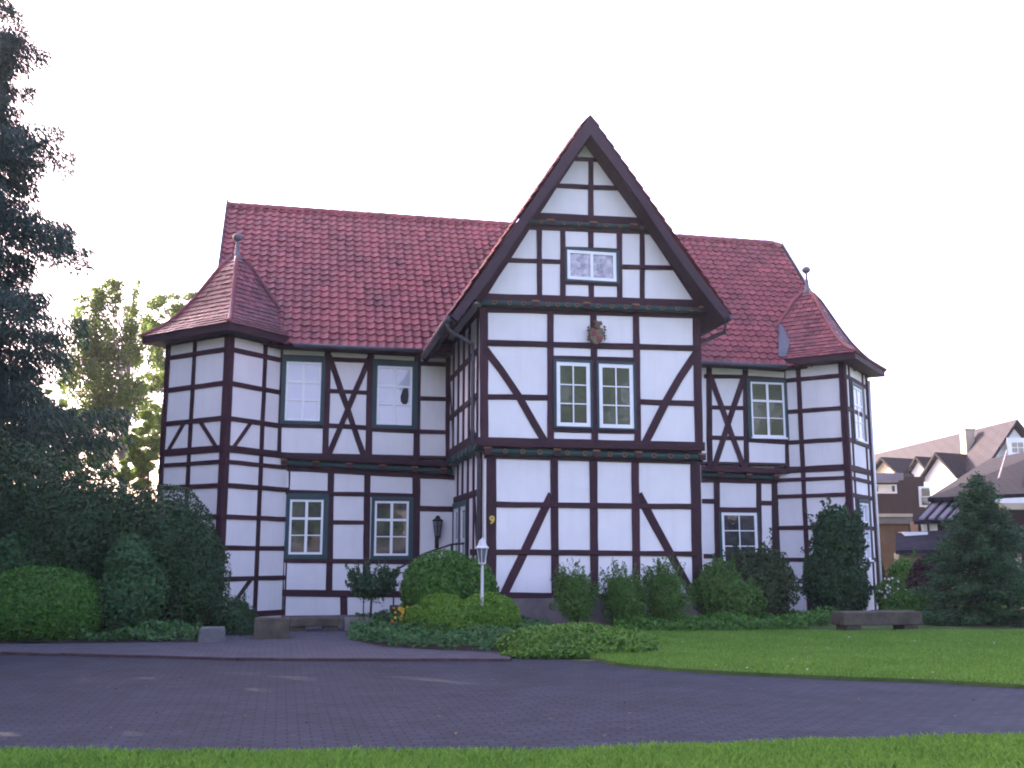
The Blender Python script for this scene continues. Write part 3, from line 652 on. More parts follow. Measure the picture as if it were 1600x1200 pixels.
def turret_roof(cen, eave_z, apex_z, rad, ball_z, seed, fin_mat):
    """four-sided bell-cast roof turned 45 degrees: rad = centre to eave edge"""
    H = apex_z - eave_z
    ctrl = [(1.0, 0.0), (.90, .055), (.78, .125), (.66, .23), (.54, .36), (.42, .52), (.29, .72), (.17, .90), (.07, 1.0)]
    pr = [(r * rad, eave_z + z * H) for r, z in ctrl]
    rows = []                                               # resample into tile rows
    seg = [math.hypot(pr[i + 1][0] - pr[i][0], pr[i + 1][1] - pr[i][1]) for i in range(len(pr) - 1)]; T = sum(seg); n = int(T / .145)
    def pt(u):
        u = min(max(u, 0), T)
        for i, s_ in enumerate(seg):
            if u <= s_ + 1e-9: f = u / s_; return (pr[i][0] + (pr[i + 1][0] - pr[i][0]) * f, pr[i][1] + (pr[i + 1][1] - pr[i][1]) * f)
            u -= s_
        return pr[-1]
    m = MB(); r = np.random.RandomState(seed)
    dirs = [(-1, -1), (1, -1), (1, 1), (-1, 1)]
    for d in dirs:
        o = np.array(d) / S2; e = np.array([-o[1], o[0]])
        for i in range(n):
            (r0, z0), (r1, z1) = pt(T * i / n - .01), pt(T * (i + 1) / n + .012)
            L = math.hypot(r0 - r1, z1 - z0); nx, nz = (z1 - z0) / L, (r0 - r1) / L
            tw = .17; k0 = -int(r0 / tw) - 2
            for k in range(k0, -k0 + 1):
                s0 = k * tw + (tw / 2 if i % 2 else 0); s1 = s0 + tw - .013
                if s1 < -r0 or s0 > r0: continue
                j1 = r.uniform(-.006, .010)
                def Q(rr, zz, s_, hw, up):
                    s_ = max(-hw, min(hw, s_)); q = cen + o * (rr + nx * up) + e * s_
                    return (q[0], q[1], zz + nz * up)
                a, b = Q(r0, z0, s0, r0, .022 + j1), Q(r0, z0, s1, r0, .022 + j1)
                al, bl = Q(r0, z0, s0, r0, 0), Q(r0, z0, s1, r0, 0)
                c, dd = Q(r1, z1, s1, r1, .004), Q(r1, z1, s0, r1, .004)
                m.face([al, bl, b, a]); m.face([a, b, c, dd])
    roof = m.build('roof', M['tile_flat'], house)
    h = MB()
    for k in range(4):
        dx, dy = [(0, -1), (1, 0), (0, 1), (-1, 0)][k]
        pts = [(cen[0] + dx * a * S2, cen[1] + dy * a * S2, z + .02) for a, z in [pt(T * i / 22) for i in range(23)]]
        h.tube(pts, .055, 6)
    h.build('hip_tiles', M['tile_flat'], roof, smooth=True)
    s_ = MB(); rr = rad - .03
    for (ra, za), (rb, zb) in (((rr, eave_z - .16), (rr, eave_z + .02)),):
        s_.grid([[(cen[0] + dx * ra * S2, cen[1] + dy * ra * S2, z) for dx, dy in ((0, -1), (1, 0), (0, 1), (-1, 0))] for z in (za, zb)])
    s_.build('soffit', M['darkwood'], roof)
    f = MB(); top = pt(T); c3 = (cen[0], cen[1], 0)
    f.lathe(c3, [(top[0] + .10, top[1] - .12), (top[0] * .6, top[1] + .14), (.05, top[1] + .38), (.028, top[1] + .45), (.026, ball_z - .13), (.05, ball_z - .12), (.03, ball_z - .10)] + [(.125 * math.sin(q), ball_z - .02 - .1 * math.cos(q)) for q in np.linspace(.25, math.pi - .02, 9)], 14)
    f.build('finial', fin_mat, roof, smooth=True)
ez = float(onplane(352, 503, (CL[0], CL[1] - TSL / S2 - .62), (0, 1))[2])
azl = float(onplane(365, 405, CL, (0, 1))[2]); bzl = float(onplane(365, 369, CL, (0, 1))[2])
turret_roof(CL, ez, azl, TSL / 2 + .45, bzl, 11, M['lead'])
ezr = float(onplane(1338, 552, (CR[0], CR[1] - 1.75 - .62), (0, 1))[2])
azr = float(onplane(1279, 460, CR, (0, 1))[2]); bzr = float(onplane(1278, 422, CR, (0, 1))[2])
turret_roof(CR, ez, azr, 1.225 + .46, bzr, 12, M['lead'])

# --- main roof
PROF = [0.045, 0.052, 0.030, 0.006, 0.0, 0.004, 0.014, 0.030, 0.045]
RX0, RX1 = -1.86, 15.22
e0 = np.array([RX0, 25.13, 6.62]); r0_ = np.array([RX0, RIDGE[0], RIDGE[1]])
td = (r0_ - e0); T = np.linalg.norm(td); td /= T; nn = np.array([0, -td[2], td[1]])
tw = .232; nc = int(round((RX1 - RX0) / tw)); tw = (RX1 - RX0) / nc; nr = 25
m = MB(); tiles(m, e0, (1, 0, 0), td, nn, nc, nr, tw, T / nr, PROF, 5)
back = np.array([0, -td[1], td[2]]); eb = np.array([RX1, 2 * RIDGE[0] - 25.13, 6.62])
tiles(m, eb, (-1, 0, 0), back, np.array([0, back[2], -back[1]]), nc // 2, 12, tw * 2, T / 12, PROF, 6)
n0 = len(m.f)
roof = m.build('roof', M['tile'], house)
m = MB()
m.prism([(RX0 + .03, 25.16, 6.60), (RX0 + .03, RIDGE[0], RIDGE[1] - .01), (RX0 + .03, 2 * RIDGE[0] - 25.16, 6.60), (RX0 + .03, 2 * RIDGE[0] - 25.4, 6.57), (RX0 + .03, RIDGE[0], RIDGE[1] - .22), (RX0 + .03, 25.4, 6.57)], (RX1 - RX0 - .06, 0, 0))
m.box(HX0 + .1, HX1 - .1, 25.2, 25.8, 6.585, 6.64)
m.build('soffit', M['darkwood'], roof)
m = MB()
for i in range(int((RX1 - RX0) / .36)):
    x = RX0 + i * .36
    m.grid([[(x + a, RIDGE[0] + (.13 + b) * math.cos(q), RIDGE[1] - .06 + (.13 + b) * math.sin(q)) for q in np.linspace(-.1, math.pi + .1, 9)] for a, b in ((-.03, .012), (.0, .018), (.34, .0))], closed=False)
m.build('ridge_tiles', M['tile'], roof)
m = MB()
for x in (RX0 - .05, RX1 + .01):
    for sgn, yb in ((1, 25.10), (-1, 2 * RIDGE[0] - 25.10)):
        m = MB(); m.prism([(x, yb, 6.55), (x, yb, 6.80), (x, RIDGE[0] + .0 * sgn, RIDGE[1] + .17), (x, RIDGE[0], RIDGE[1] - .10)][::sgn], (.05, 0, 0))
        m.build('verge_board', M['zinc'], roof)
for xa, xb in ((.1, 3.45), (10.2, 13.2)):
    m = MB(); m.tube([(xa, 25.06, 6.60), (xb, 25.06, 6.60)], .052, 10); m.build('gutter', M['zinc'], roof, smooth=True)
# lead valley beside the right turret roof
def onroof(px, py, up=.07):
    d, _ = ray(px, py); q = e0 + nn * up - np.array([0, 0, CZ]); tt = (q @ nn) / (d @ nn); p = d * tt; p[2] += CZ; return p
m = MB(); m.prism([tuple(onroof(*p)) for p in ((1216, 558), (1228, 558), (1240, 506), (1217, 507))], tuple(nn * .03))
m.build('lead_flashing', M['lead'], roof)

# --- bay roof
BF = 20.98
ap = onV(922, 181, BF); fl = onV(704, 493, BF); fr = onV(1140, 491, BF)
kl = onV(752, 430, BF); kr = onV(1062, 386, BF)
m = MB(); DEP = 7.4
for foot, sgn, ncc in ((fl, -1, 32), (fr, 1, 32)):
    tdv = np.array([ap[0] - foot[0], 0, ap[2] - foot[2]]); TT = np.linalg.norm(tdv); tdv /= TT
    nv = np.array([sgn * tdv[2], 0, -sgn * tdv[0]]) ; nv = nv if nv[2] > 0 else -nv
    o = foot + np.array([0, DEP if sgn < 0 else .03, 0]); sdv = (0, -1 if sgn < 0 else 1, 0)
    tiles(m, o - nv * .01, sdv, tdv, nv, ncc, 19, (DEP - .03) / ncc, TT / 19, PROF, 20 + sgn)
broof = m.build('roof', M['tile'], house)
m = MB(); th = .17
m.prism([(fl[0], BF + .05, fl[2] - .03), (ap[0], BF + .05, ap[2] - .05), (fr[0], BF + .05, fr[2] - .03), (fr[0] - .1, BF + .05, fr[2] - .2), (ap[0], BF + .05, ap[2] - .45), (fl[0] + .1, BF + .05, fl[2] - .2)], (0, DEP, 0))
m.build('soffit', M['darkwood'], broof)
bgw = Wall((0, BF), (1, 0))
for pts in ([(922, 181), (836, 309), (752, 432), (730, 460), (704, 494)], [(922, 181), (1000, 296), (1062, 388), (1100, 440), (1140, 492)]):
    b = MB(); q = [bgw.px(*p) for p in pts]
    rings = []
    for i, p in enumerate(q):
        a_, c_ = q[max(i - 1, 0)], q[min(i + 1, len(q) - 1)]; dx, dz = c_[0] - a_[0], c_[1] - a_[1]; L = math.hypot(dx, dz)
        nx, nz = dz / L, -dx / L
        if nz > 0: nx, nz = -nx, -nz
        wv = .185
        if i == 0: inn = (p[0], p[1] - .46)
        else: inn = (p[0] + nx * wv, p[1] + nz * wv)
        rings.append([bgw.P(p[0], p[1], .03), bgw.P(*inn, .03), bgw.P(*inn, -.03), bgw.P(p[0], p[1], -.03)])
    b.grid(rings); b.build('barge_board', M['barge'], broof)
for foot in (fl, fr):
    m = MB(); m.tube([(foot[0] - .03 if foot is fl else foot[0] + .03, BF + .05, foot[2] - .06), (foot[0] - .03 if foot is fl else foot[0] + .03, 25.0, foot[2] - .10)], .075, 10)
    m.build('gutter', M['zinc'], broof, smooth=True)
# brackets under the attic jetty
def pipe(pts, name='downpipe', mat='zinc', r=.045):
    b = MB(); b.tube(pts, r, 10); return b.build(name, M[mat], house, smooth=True)
g0 = fl + np.array([-.03, .25, -.12]); 
pipe([tuple(g0), (g0[0] + .05, g0[1] + .1, g0[2] - .12), (UU0 - .10, V_U + .22, fl[2] - .42), (UU0 - .09, V_U + .24, fl[2] - .7), (UU0 - .09, V_U + .24, 4.25), (UU0 - .06, V_U + .26, 4.0), (UL0 - .09, V_L + .2, 3.6), (UL0 - .09, V_L + .2, .2)])
g1 = fr + np.array([.03, .25, -.12])
pipe([tuple(g1), (g1[0] - .02, g1[1] + .1, g1[2] - .22), (UU1 + .14, V_U + .35, fr[2] - .48), (UU1 + .10, V_U + .4, fr[2] - .75), (UU1 + .10, V_U + .4, 4.25), (UU1 + .05, V_U + .4, 4.0), (UL1 + .09, V_L + .35, 3.65), (UL1 + .09, V_L + .35, .2)])
pr_ = WRr = np.array(TR) + np.array([1, 1]) * TS / S2
pipe([(pr_[0] + .05, pr_[1] - .06, 6.5), (pr_[0] + .05, pr_[1] - .06, .1)], r=.04, mat='white')

# ------------------------------------------------------------------ things on the house
# house number
def text_mesh(name, s, size, depth, mat, parent, loc, rot):
    cu = bpy.data.curves.new(name, 'FONT'); cu.body = s; cu.size = size; cu.extrude = depth; cu.align_x = 'CENTER'; cu.align_y = 'CENTER'; cu.offset = size * .035
    tmp = bpy.data.objects.new(name, cu); C.objects.link(tmp); bpy.context.view_layer.update()
    me = bpy.data.meshes.new_from_object(tmp.evaluated_get(bpy.context.evaluated_depsgraph_get()))
    bpy.data.objects.remove(tmp); me.materials.clear(); me.materials.append(mat)
    o = bpy.data.objects.new(name, me); C.objects.link(o); o.location = loc; o.rotation_euler = rot
    return o
q = gl.px(768, 813)
M['brass'] = mat_flat('yellow_brass', (0.55, 0.40, 0.06), 0.45)
o = text_mesh('house_number', '9', .235, .012, M['brass'], None, gl.P(q[0], q[1], .052), (math.pi / 2, 0, 0))
tag(o, 'yellow house number 9 fixed to the dark corner post beside the lamp post', 'house number')
# coat of arms
q = gu.px(930, 524); ux, uz = q; pxm = gu.sol(930, 520, 1)
arms = thing('coat_of_arms', 'carved wooden coat of arms on the beam above the two gable windows', 'coat of arms', gu.P(ux, uz, .05))
def gp(x, y, h): a = gu.px(x, y); return gu.P(a[0], a[1], h)
b = MB(); sh = [(920, 515), (924, 513.5), (930, 515), (936, 513.5), (941, 515), (941, 529), (938, 535), (930, 540.5), (922, 535), (919, 529)]
b.grid([[gp(*p, .02) for p in sh], [gp(*p, .085) for p in sh], [gp(930 + (p[0] - 930) * .86, 526 + (p[1] - 526) * .86, .105) for p in sh]])
b.build('shield', M['carving'], arms)
b = MB()
for x0, x1, y0, y1 in ((922.5, 929, 518, 526), (931, 937.5, 527, 535)):
    b.grid([[gp(x, y, h) for x, y in ((x0, y1), (x1, y1), (x1, y0), (x0, y0))] for h in (.09, .122)])
b.build('shield_quarter', M['carvred'], arms, bevel=.01)
b = MB()
hc = gu.px(931.5, 510.5)
b.grid([[gu.P(hc[0] + .075 * sx * math.cos(k * .785), hc[1] + .085 * sx * math.sin(k * .785), h) for k in range(8)] for sx, h in ((.9, .02), (1, .08), (.8, .13), (.3, .16))])
b.build('helmet', M['carving'], arms, smooth=True)
b = MB(); b.tube([gp(926, 505, .09), gp(929, 504.5, .10), gp(932.5, 507, .10), (gp(936.5, 506, .10)), gp(938.5, 508.5, .09)], [.028, .045, .055, .045, .02], 8)
b.build('crest', M['carving'], arms, smooth=True)
for sgn in (-1, 1):
    b = MB()
    for k in range(5):
        y = 513 + k * 4.6; x = 930.3 + sgn * (11.6 + .9 * math.sin(k * 2.2)); pz = .075
        b.tube([gp(x, y - 2.6, pz), gp(x + sgn * 1.4, y - .5, pz + .02), gp(x + sgn * .2, y + 1.8, pz)], [.015, .032, .012], 7)
    b.build('mantling', M['carving'], arms, smooth=True)
# wall lantern on the recessed wing
lx, lz = wl.px(682.5, 822); L0 = np.array(wl.P(lx, lz, 0)); u1 = wl.sol(682, 822, 1)
lan = thing('wall_lantern', 'black iron lantern hung on the white wall beside the entrance', 'lantern', wl.P(lx, lz, .1))
b = MB(); cxy = wl.P(lx, 0, .17)
def hexr(r, z): return [(cxy[0] + r * math.cos(k * math.pi / 3 + .3), cxy[1] + r * math.sin(k * math.pi / 3 + .3), z) for k in range(6)]
zt = wl.px(682, 815)[1]; zb = wl.px(682, 838)[1]
b.grid([hexr(.155, zt), hexr(.15, zt + .03), hexr(.075, zt + .08), hexr(.06, zt + .12), hexr(.012, zt + .15)]); b.build('lantern_roof', M['iron'], lan)
b = MB(); b.grid([hexr(.068, zb), hexr(.115, zt - .005)]); b.build('lantern_glass', M['lampglass'], lan)
b = MB()
for k in range(6): b.tube([hexr(.072, zb)[k], hexr(.122, zt)[k]], .012, 5)
for zf in (.33, .66): 
    rr = .072 + .05 * zf; hz = zb + (zt - zb) * zf; h6 = hexr(rr, hz); b.tube(h6 + [h6[0]], .008, 5)
b.grid([hexr(.085, zb - .03), hexr(.085, zb + .01)]); b.grid([hexr(.012, zb - .16), hexr(.05, zb - .05), hexr(.06, zb - .03)])
b.build('lantern_cage', M['iron'], lan)
b = MB(); b.tube([wl.P(lx, zb - .24, .02), wl.P(lx, zb - .25, .08), wl.P(lx, zb - .18, .16), wl.P(lx, zb - .05, .17)], .016, 7); wbox(b, wl, lx - .05, lx + .05, zb - .3, zb + .02, -.01, .025)
b.build('bracket', M['iron'], lan, smooth=False)

# ------------------------------------------------------------------ garden furniture
lp = at(753.5, 870, 19.6); LPX, LPY = lp[0], lp[1]
def zat(y, x=753.5, Yc=19.6): return float(at(x, y, Yc)[2])
lamp = thing('lamp_post', 'white garden lamp post with a lantern head between the two clipped bushes', 'lamp post', (LPX, LPY, 0))
b = MB(); zt = zat(880); b.lathe((LPX, LPY, 0), [(.09, 0), (.09, .05), (.045, .09), (.032, .3), (.028, zt - .1), (.028, zt - .03), (.055, zt - .02), (.055, zt)], 14); b.build('post', M['lampwhite'], lamp, smooth=False)
def hx(r, z, c=(LPX, LPY)): return [(c[0] + r * math.cos(k * math.pi / 3 + .2), c[1] + r * math.sin(k * math.pi / 3 + .2), z) for k in range(6)]
zs = zat(857); zp = zat(844)
b = MB(); b.grid([hx(.135, zs), hx(.135, zs + .02), hx(.10, zs + .05), hx(.06, zp + .0), hx(.03, zp + .015)]); b.lathe((LPX, LPY, 0), [(.012, zp), (.022, zp + .03), (.008, zp + .055)], 8); b.build('lantern_roof', M['lampwhite'], lamp)
b = MB(); b.grid([hx(.055, zt), hx(.095, zs)]); b.build('lantern_glass', M['lampglass'], lamp)
b = MB()
for k in range(6): b.tube([hx(.06, zt)[k], hx(.103, zs)[k]], .0085, 5)
b.grid([hx(.078, zt - .012), hx(.078, zt + .012)]); b.build('lantern_cage', M['lampwhite'], lamp)

def stone_box(name, label, cat, px0, px1, py_top, py_bot, depth, mat, legs=None, hollow=False, yaw=0):
    g = onG((px0 + px1) / 2, py_bot); Yc = g[0] * sa + g[1] * ca
    p0, p1 = at(px0, py_bot, Yc), at(px1, py_bot, Yc); z1 = float(at(px0, py_top, Yc)[2]); wv = p1[0] - p0[0]
    root = thing(name, label, cat, (g[0], g[1], 0))
    yv = g[1]
    b = MB()
    if legs:
        zl_ = float(at(px0, legs[0], Yc)[2]); b.box(p0[0], p1[0], yv - .02, yv + depth, zl_, z1); b.build('seat', mat, root, bevel=.02)
        for f in legs[1:]:
            l = MB(); xx = p0[0] + wv * f; l.box(xx - .16, xx + .16, yv + .03, yv + depth - .05, -.03, zl_ + .002); l.build('leg', mat, root, bevel=.015)
    elif hollow:
        tt = .08; b.box(p0[0], p1[0], yv, yv + tt, -.03, z1); b.box(p0[0], p1[0], yv + depth - tt, yv + depth, -.03, z1)
        b.box(p0[0], p0[0] + tt, yv + tt, yv + depth - tt, -.03, z1 - .003); b.box(p1[0] - tt, p1[0], yv + tt, yv + depth - tt, -.03, z1 - .003)
        b.build('trough', mat, root, bevel=.012)
        s = MB(); s.box(p0[0] + tt, p1[0] - tt, yv + tt, yv + depth - tt, 0, z1 - .08); s.build('soil', M['soil'], root)
    else:
        b.grid([[(p0[0] + wv * a * i, yv + depth * c, z) for a, c in ((i0, 0), (1 - i0, 0), (1 - i0 * .5, 1), (i0 * .3, 1))] for z, i0, i in ((-.03, 0, 1), (z1 * .8, .03, 1), (z1, .10, 1))]); b.build('block', mat, root, bevel=.02)
    return root
stone_box('stone_bench', 'weathered long stone bench on the lawn in front of the right turret', 'bench', 1311, 1451, 956, 989, .5, M['bench'], (977, .14, .87))
stone_box('stone_bench', 'low stone bench on two feet against the left wing under its window', 'bench', 452, 531, 965.5, 988, .42, M['bench'], (979, .16, .82))
stone_box('planter_trough', 'brown stone trough left of the low bench by the yew', 'planter', 396, 451, 967, 1000, .55, M['bench'], hollow=True)
stone_box('planter_trough', 'pinkish stone trough right of the low bench beside the flower bed', 'planter', 538, 583, 966, 987, .5, M['stone'], hollow=True)
stone_box('stone_block', 'small grey stone block at the path edge below the dark yew', 'stone', 309, 350, 981, 1006, .4, M['grey'])

# ------------------------------------------------------------------ vegetation
def nrm(v): return v / (np.linalg.norm(v, axis=-1, keepdims=True) + 1e-9)
def wobble(D, seed, f=2.6):
    r = np.random.RandomState(seed); out = np.zeros(len(D))
    for k in range(7):
        a = nrm(r.normal(size=3)) * f * (1 + k * .55); out += np.sin(D @ a + r.uniform(0, 6.28)) / (1.2 + k * .45)
    return out / 2.2
def leafquads(P, N, r, size, aspect, spread=0.8, droop=0.0, up=0.0):
    n = len(P)
    nn_ = nrm(N + r.normal(size=(n, 3)) * spread)
    t_ = nrm(np.cross(nn_, r.normal(size=(n, 3))))
    if droop: t_ = nrm(t_ + np.array([0, 0, -droop]))
    if up: t_ = nrm(t_ + np.array([0, 0, up]))
    b_ = nrm(np.cross(nn_, t_))
    s = size * (0.6 + 0.8 * r.rand(n))[:, None]
    return np.stack([P - t_ * s * .5, P + b_ * s * .5 / aspect - t_ * s * .05, P + t_ * s * .5, P - b_ * s * .5 / aspect - t_ * s * .05], 1)
def blob_leaves(blobs, n, size, aspect, seed, rough=.16, gaps=.25, zmin=0.0, up=0., droop=0., deep=.35, spread=.8, sprigs=0, core=1.):
    r = np.random.RandomState(seed); out = []
    area = np.array([(b[3] * b[4] + b[4] * b[5] + b[3] * b[5]) for b in blobs]); cnt = (n * area / area.sum()).astype(int)
    B = np.array(blobs, float)
    for bi, (b, c) in enumerate(zip(blobs, cnt)):
        c3 = np.array(b[:3]); R = np.array(b[3:6]); D = nrm(r.normal(size=(c, 3)))
        wob = wobble(D * R.mean() + c3, seed + bi, 2.2 / max(R.mean(), .3)); fine = wobble(D * R.mean() + c3, seed + 50 + bi, 7.0 / max(R.mean(), .3))
        rad = 1 + rough * wob + rough * .5 * fine - deep * r.rand(c) ** 2.2
        keep = (fine * .6 + wob * .5 + r.normal(size=c) * .35) > -1.1 + gaps
        P = c3 + D * R * rad[:, None]; N = nrm(D / R)
        for oi, ob in enumerate(blobs):                     # drop leaves deep inside a neighbour
            if oi != bi: keep &= (((P - np.array(ob[:3])) / np.array(ob[3:6])) ** 2).sum(1) > .42
        keep &= P[:, 2] > zmin
        out.append(leafquads(P[keep], N[keep], r, size, aspect, spread, droop, up))
        ci = int(c * core / 3); D = nrm(r.normal(size=(ci, 3))); P = c3 + D * R * r.uniform(.5, .8, (ci, 1)); k2 = P[:, 2] > zmin
        out.append(leafquads(P[k2], D[k2], r, size * 2.0, aspect, .5))
        if sprigs:
            for _ in range(sprigs):
                d = nrm(r.normal(size=3) * np.array([1, 1, .5]) + np.array([0, 0, .8])); b0 = c3 + d * R * .85; L = r.uniform(.35, 1.1) * min(R.max(), .62) * .75
                k = 34; f = r.rand(k)[:, None]; P = b0 + (d * .5 + np.array([0, 0, .6])) * L * f * 1.2 + r.normal(size=(k, 3)) * size * .5 * (1.3 - f)
                out.append(leafquads(P, np.tile(d, (k, 1)), r, size, aspect, .9, up=.6))
    return np.concatenate(out)
def B(cx, cy, rx, ry, V, rd=None):
    p = onV(cx, cy, V); Yc = p[0] * sa + p[1] * ca; s = Yc / FPX
    return (p[0], p[1], p[2], rx * s, (rd if rd is not None else rx * s * .85), ry * s)
def stems(base, blobs, seed, r0=.03, k=6):
    r = random.Random(seed); b = MB()
    for i in range(k):
        t = blobs[i % len(blobs)]
        e = (t[0] + r.uniform(-.5, .5) * t[3], t[1] + r.uniform(-.5, .5) * t[4], max(.1, t[2] + r.uniform(-.1, .4) * t[5]))
        s = (base[0] + r.uniform(-.12, .12), base[1] + r.uniform(-.12, .12), -.02)
        mid = tuple(s[j] + (e[j] - s[j]) * .5 + r.uniform(-.06, .06) for j in range(3))
        b.tube([s, mid, e], [r0, r0 * .7, r0 * .3], 6)
    return b
def shrub(name, label, cat, blobs, n, size, aspect, mat, seed, group=None, stem=True, **k):
    cx = np.mean([b[0] for b in blobs]); cy = np.mean([b[1] for b in blobs])
    root = thing(name, label, cat, (cx, cy, 0), group)
    mesh_np('foliage', blob_leaves(blobs, n, size, aspect, seed, **k), 4, M[mat], root)
    if stem: stems((cx, cy), blobs, seed).build('stem', M['bark'], root)
    return root
# left side
shrub('yew_shrub', 'huge dark yew shrub covering the base of the left turret', 'shrub',
      [B(255, 870, 92, 110, 22.3, 1.4), B(150, 850, 110, 115, 22.6, 1.5), B(296, 910, 58, 95, 21.9, 1.0), B(220, 940, 120, 65, 22.0, 1.0)], 52000, .08, 2.6, 'yew', 31, rough=.10, gaps=-.2)
shrub('yew_shrub', 'dark evergreen thicket at the left edge under the tall spruce', 'shrub',
      [B(20, 810, 130, 120, 24, 1.6), B(-90, 800, 130, 150, 23.5, 1.6), B(90, 850, 95, 90, 23, 1.2), B(-30, 930, 150, 80, 22.6, 1)], 34000, .09, 2.2, 'yew', 32, rough=.12, gaps=.1)
shrub('laurel_shrub', 'mid green leafy shrub behind the round clipped boxwood', 'shrub', [B(20, 880, 45, 45, 21.9), B(55, 905, 30, 30, 21.7)], 3500, .11, 1.8, 'rhodo', 36)
shrub('boxwood', 'large round clipped boxwood beside the path at the left edge', 'shrub', [B(65, 948, 98, 62, 21.0, 1.1), B(110, 955, 52, 50, 20.8, .8), B(0, 965, 60, 45, 20.8, .8)], 21000, .05, 1.6, 'box', 33, rough=.035, gaps=-.2, deep=.15)
shrub('rhododendron', 'bluish green upright shrub in front of the dark yew', 'shrub', [B(205, 880, 36, 46, 21.0, .55), B(208, 930, 52, 58, 21.0, .75)], 7500, .085, 2.2, 'rhodo', 34, rough=.08, gaps=0.)
shrub('yew_shrub', 'low spreading yew beside the brown stone trough', 'shrub', [B(368, 968, 32, 36, 21.2, .5), B(385, 985, 20, 20, 21.0, .4)], 3500, .07, 3, 'yew', 35, sprigs=4, rough=.2)
def cover(name, label, polys_px, n, h, size, mat, seed, V0=None, mats2=None, p2=.0):
    r = np.random.RandomState(seed); poly = [tuple(onG(*p)[:2]) for p in polys_px]
    a = np.array(poly); n0 = 0; P = []
    Q = np.stack([r.uniform(a[:, 0].min(), a[:, 0].max(), n * 4), r.uniform(a[:, 1].min(), a[:, 1].max(), n * 4)], 1); Q = Q[inside(Q, poly)][:n]
    hz = h * (.7 + .45 * np.sin(Q[:, 0] * 3.1 + seed) * np.sin(Q[:, 1] * 2.7) + .2 * np.sin(Q[:, 0] * 9 + Q[:, 1] * 7))
    z = hz * (1 - .8 * r.rand(len(Q)) ** 2)
    P = np.concatenate([Q, np.maximum(z, .01)[:, None]], 1)
    N = np.tile(np.array([[0, -.35, 1.]]), (len(P), 1))
    return P, N, r
P, N, r = cover('', '', [(128, 1004), (308, 1005), (320, 985), (120, 985)], 4500, .28, .08, 'cover', 5)
tag(mesh_np('ground_cover', leafquads(P, N, r, .085, 1.8, .8), 4, M['cover']), 'grey green ground cover along the path below the left shrubs', 'ground cover', kind='stuff')
P, N, r = cover('', '', [(541, 1001), (600, 1013), (700, 1019), (810, 1023), (860, 985), (640, 965), (560, 975)], 15000, .26, .08, 'cover', 6)
tag(mesh_np('ground_cover', leafquads(P, N, r, .08, 1.8, .8), 4, M['cover']), 'low ground cover in the bed around the yellowish bushes', 'ground cover', kind='stuff')
P, N, r = cover('', '', [(960, 992), (1260, 990), (1330, 968), (960, 968)], 14000, .30, .08, 'cover', 8)
tag(mesh_np('ground_cover', leafquads(P, N, r, .08, 1.7, .8), 4, M['bush']), 'dark low hedge of ground cover at the back of the lawn', 'ground cover', kind='stuff')
m = MB(); m.face([tuple(onG(*p, z=.012)) for p in [(545, 1000), (600, 1011), (700, 1017), (830, 1021), (960, 994), (1250, 990), (1330, 972), (1330, 945), (540, 945)]]); tag(m.build('flower_bed', M['soil']), kind='structure')
m = MB(); m.face([tuple(onG(*p, z=.012)) for p in [(-900, 1000), (330, 1004), (396, 985), (396, 945), (-900, 940)]]); tag(m.build('shrub_bed', M['soil']), kind='structure')
# centre
shrub('round_bush', 'dense dark green rounded bush behind the lamp post', 'shrub', [B(690, 918, 62, 56, 21.0, .8), B(735, 925, 42, 50, 21.0, .7), B(660, 925, 32, 45, 20.9, .6)], 15000, .075, 1.7, 'bush', 41, rough=.07, gaps=0.)
shrub('clipped_bush', 'light green mounded bush in front of the lamp post', 'shrub', [B(762, 965, 52, 38, 19.6, .7), B(715, 975, 62, 36, 19.5, .7), B(690, 950, 38, 22, 19.9, .5), B(655, 965, 22, 20, 19.9, .4)], 20000, .048, 1.8, 'yellowbush', 42, rough=.05, gaps=-.1, deep=.2)
tr = B(582, 916, 36, 24, 21.6, .5); root = thing('standard_tree', 'small round-headed standard tree in front of the left wing', 'tree', (tr[0], tr[1], 0))
mesh_np('crown', blob_leaves([tr, B(560, 912, 16, 14, 21.6, .3), B(607, 912, 14, 16, 21.6, .3)], 1900, .075, 2.2, 43, rough=.45, gaps=.6, sprigs=12, core=.3, deep=.6), 4, M['darkshrub'], root)
b = MB(); b.tube([(tr[0] - .03, tr[1], 0), (tr[0] - .02, tr[1], .5), (tr[0], tr[1], tr[2])], [.03, .025, .02], 7)
rr = random.Random(4)
for i in range(9): b.tube([(tr[0], tr[1], tr[2] - .2 + .02 * i), (tr[0] + rr.uniform(-.25, .25), tr[1] + rr.uniform(-.2, .2), tr[2] + rr.uniform(-.1, .1)), (tr[0] + rr.uniform(-.55, .55), tr[1] + rr.uniform(-.4, .4), tr[2] + rr.uniform(-.1, .4))], [.014, .009, .004], 5)
b.build('trunk', M['bark'], root)
b = MB(); b.tube([(tr[0] - .17, tr[1] + .05, 0), (tr[0] - .17, tr[1] + .05, tr[2] - .1)], .014, 6); tag(b.build('support_stake', M['bark']), 'thin stake beside the stem of the small standard tree', 'stake')
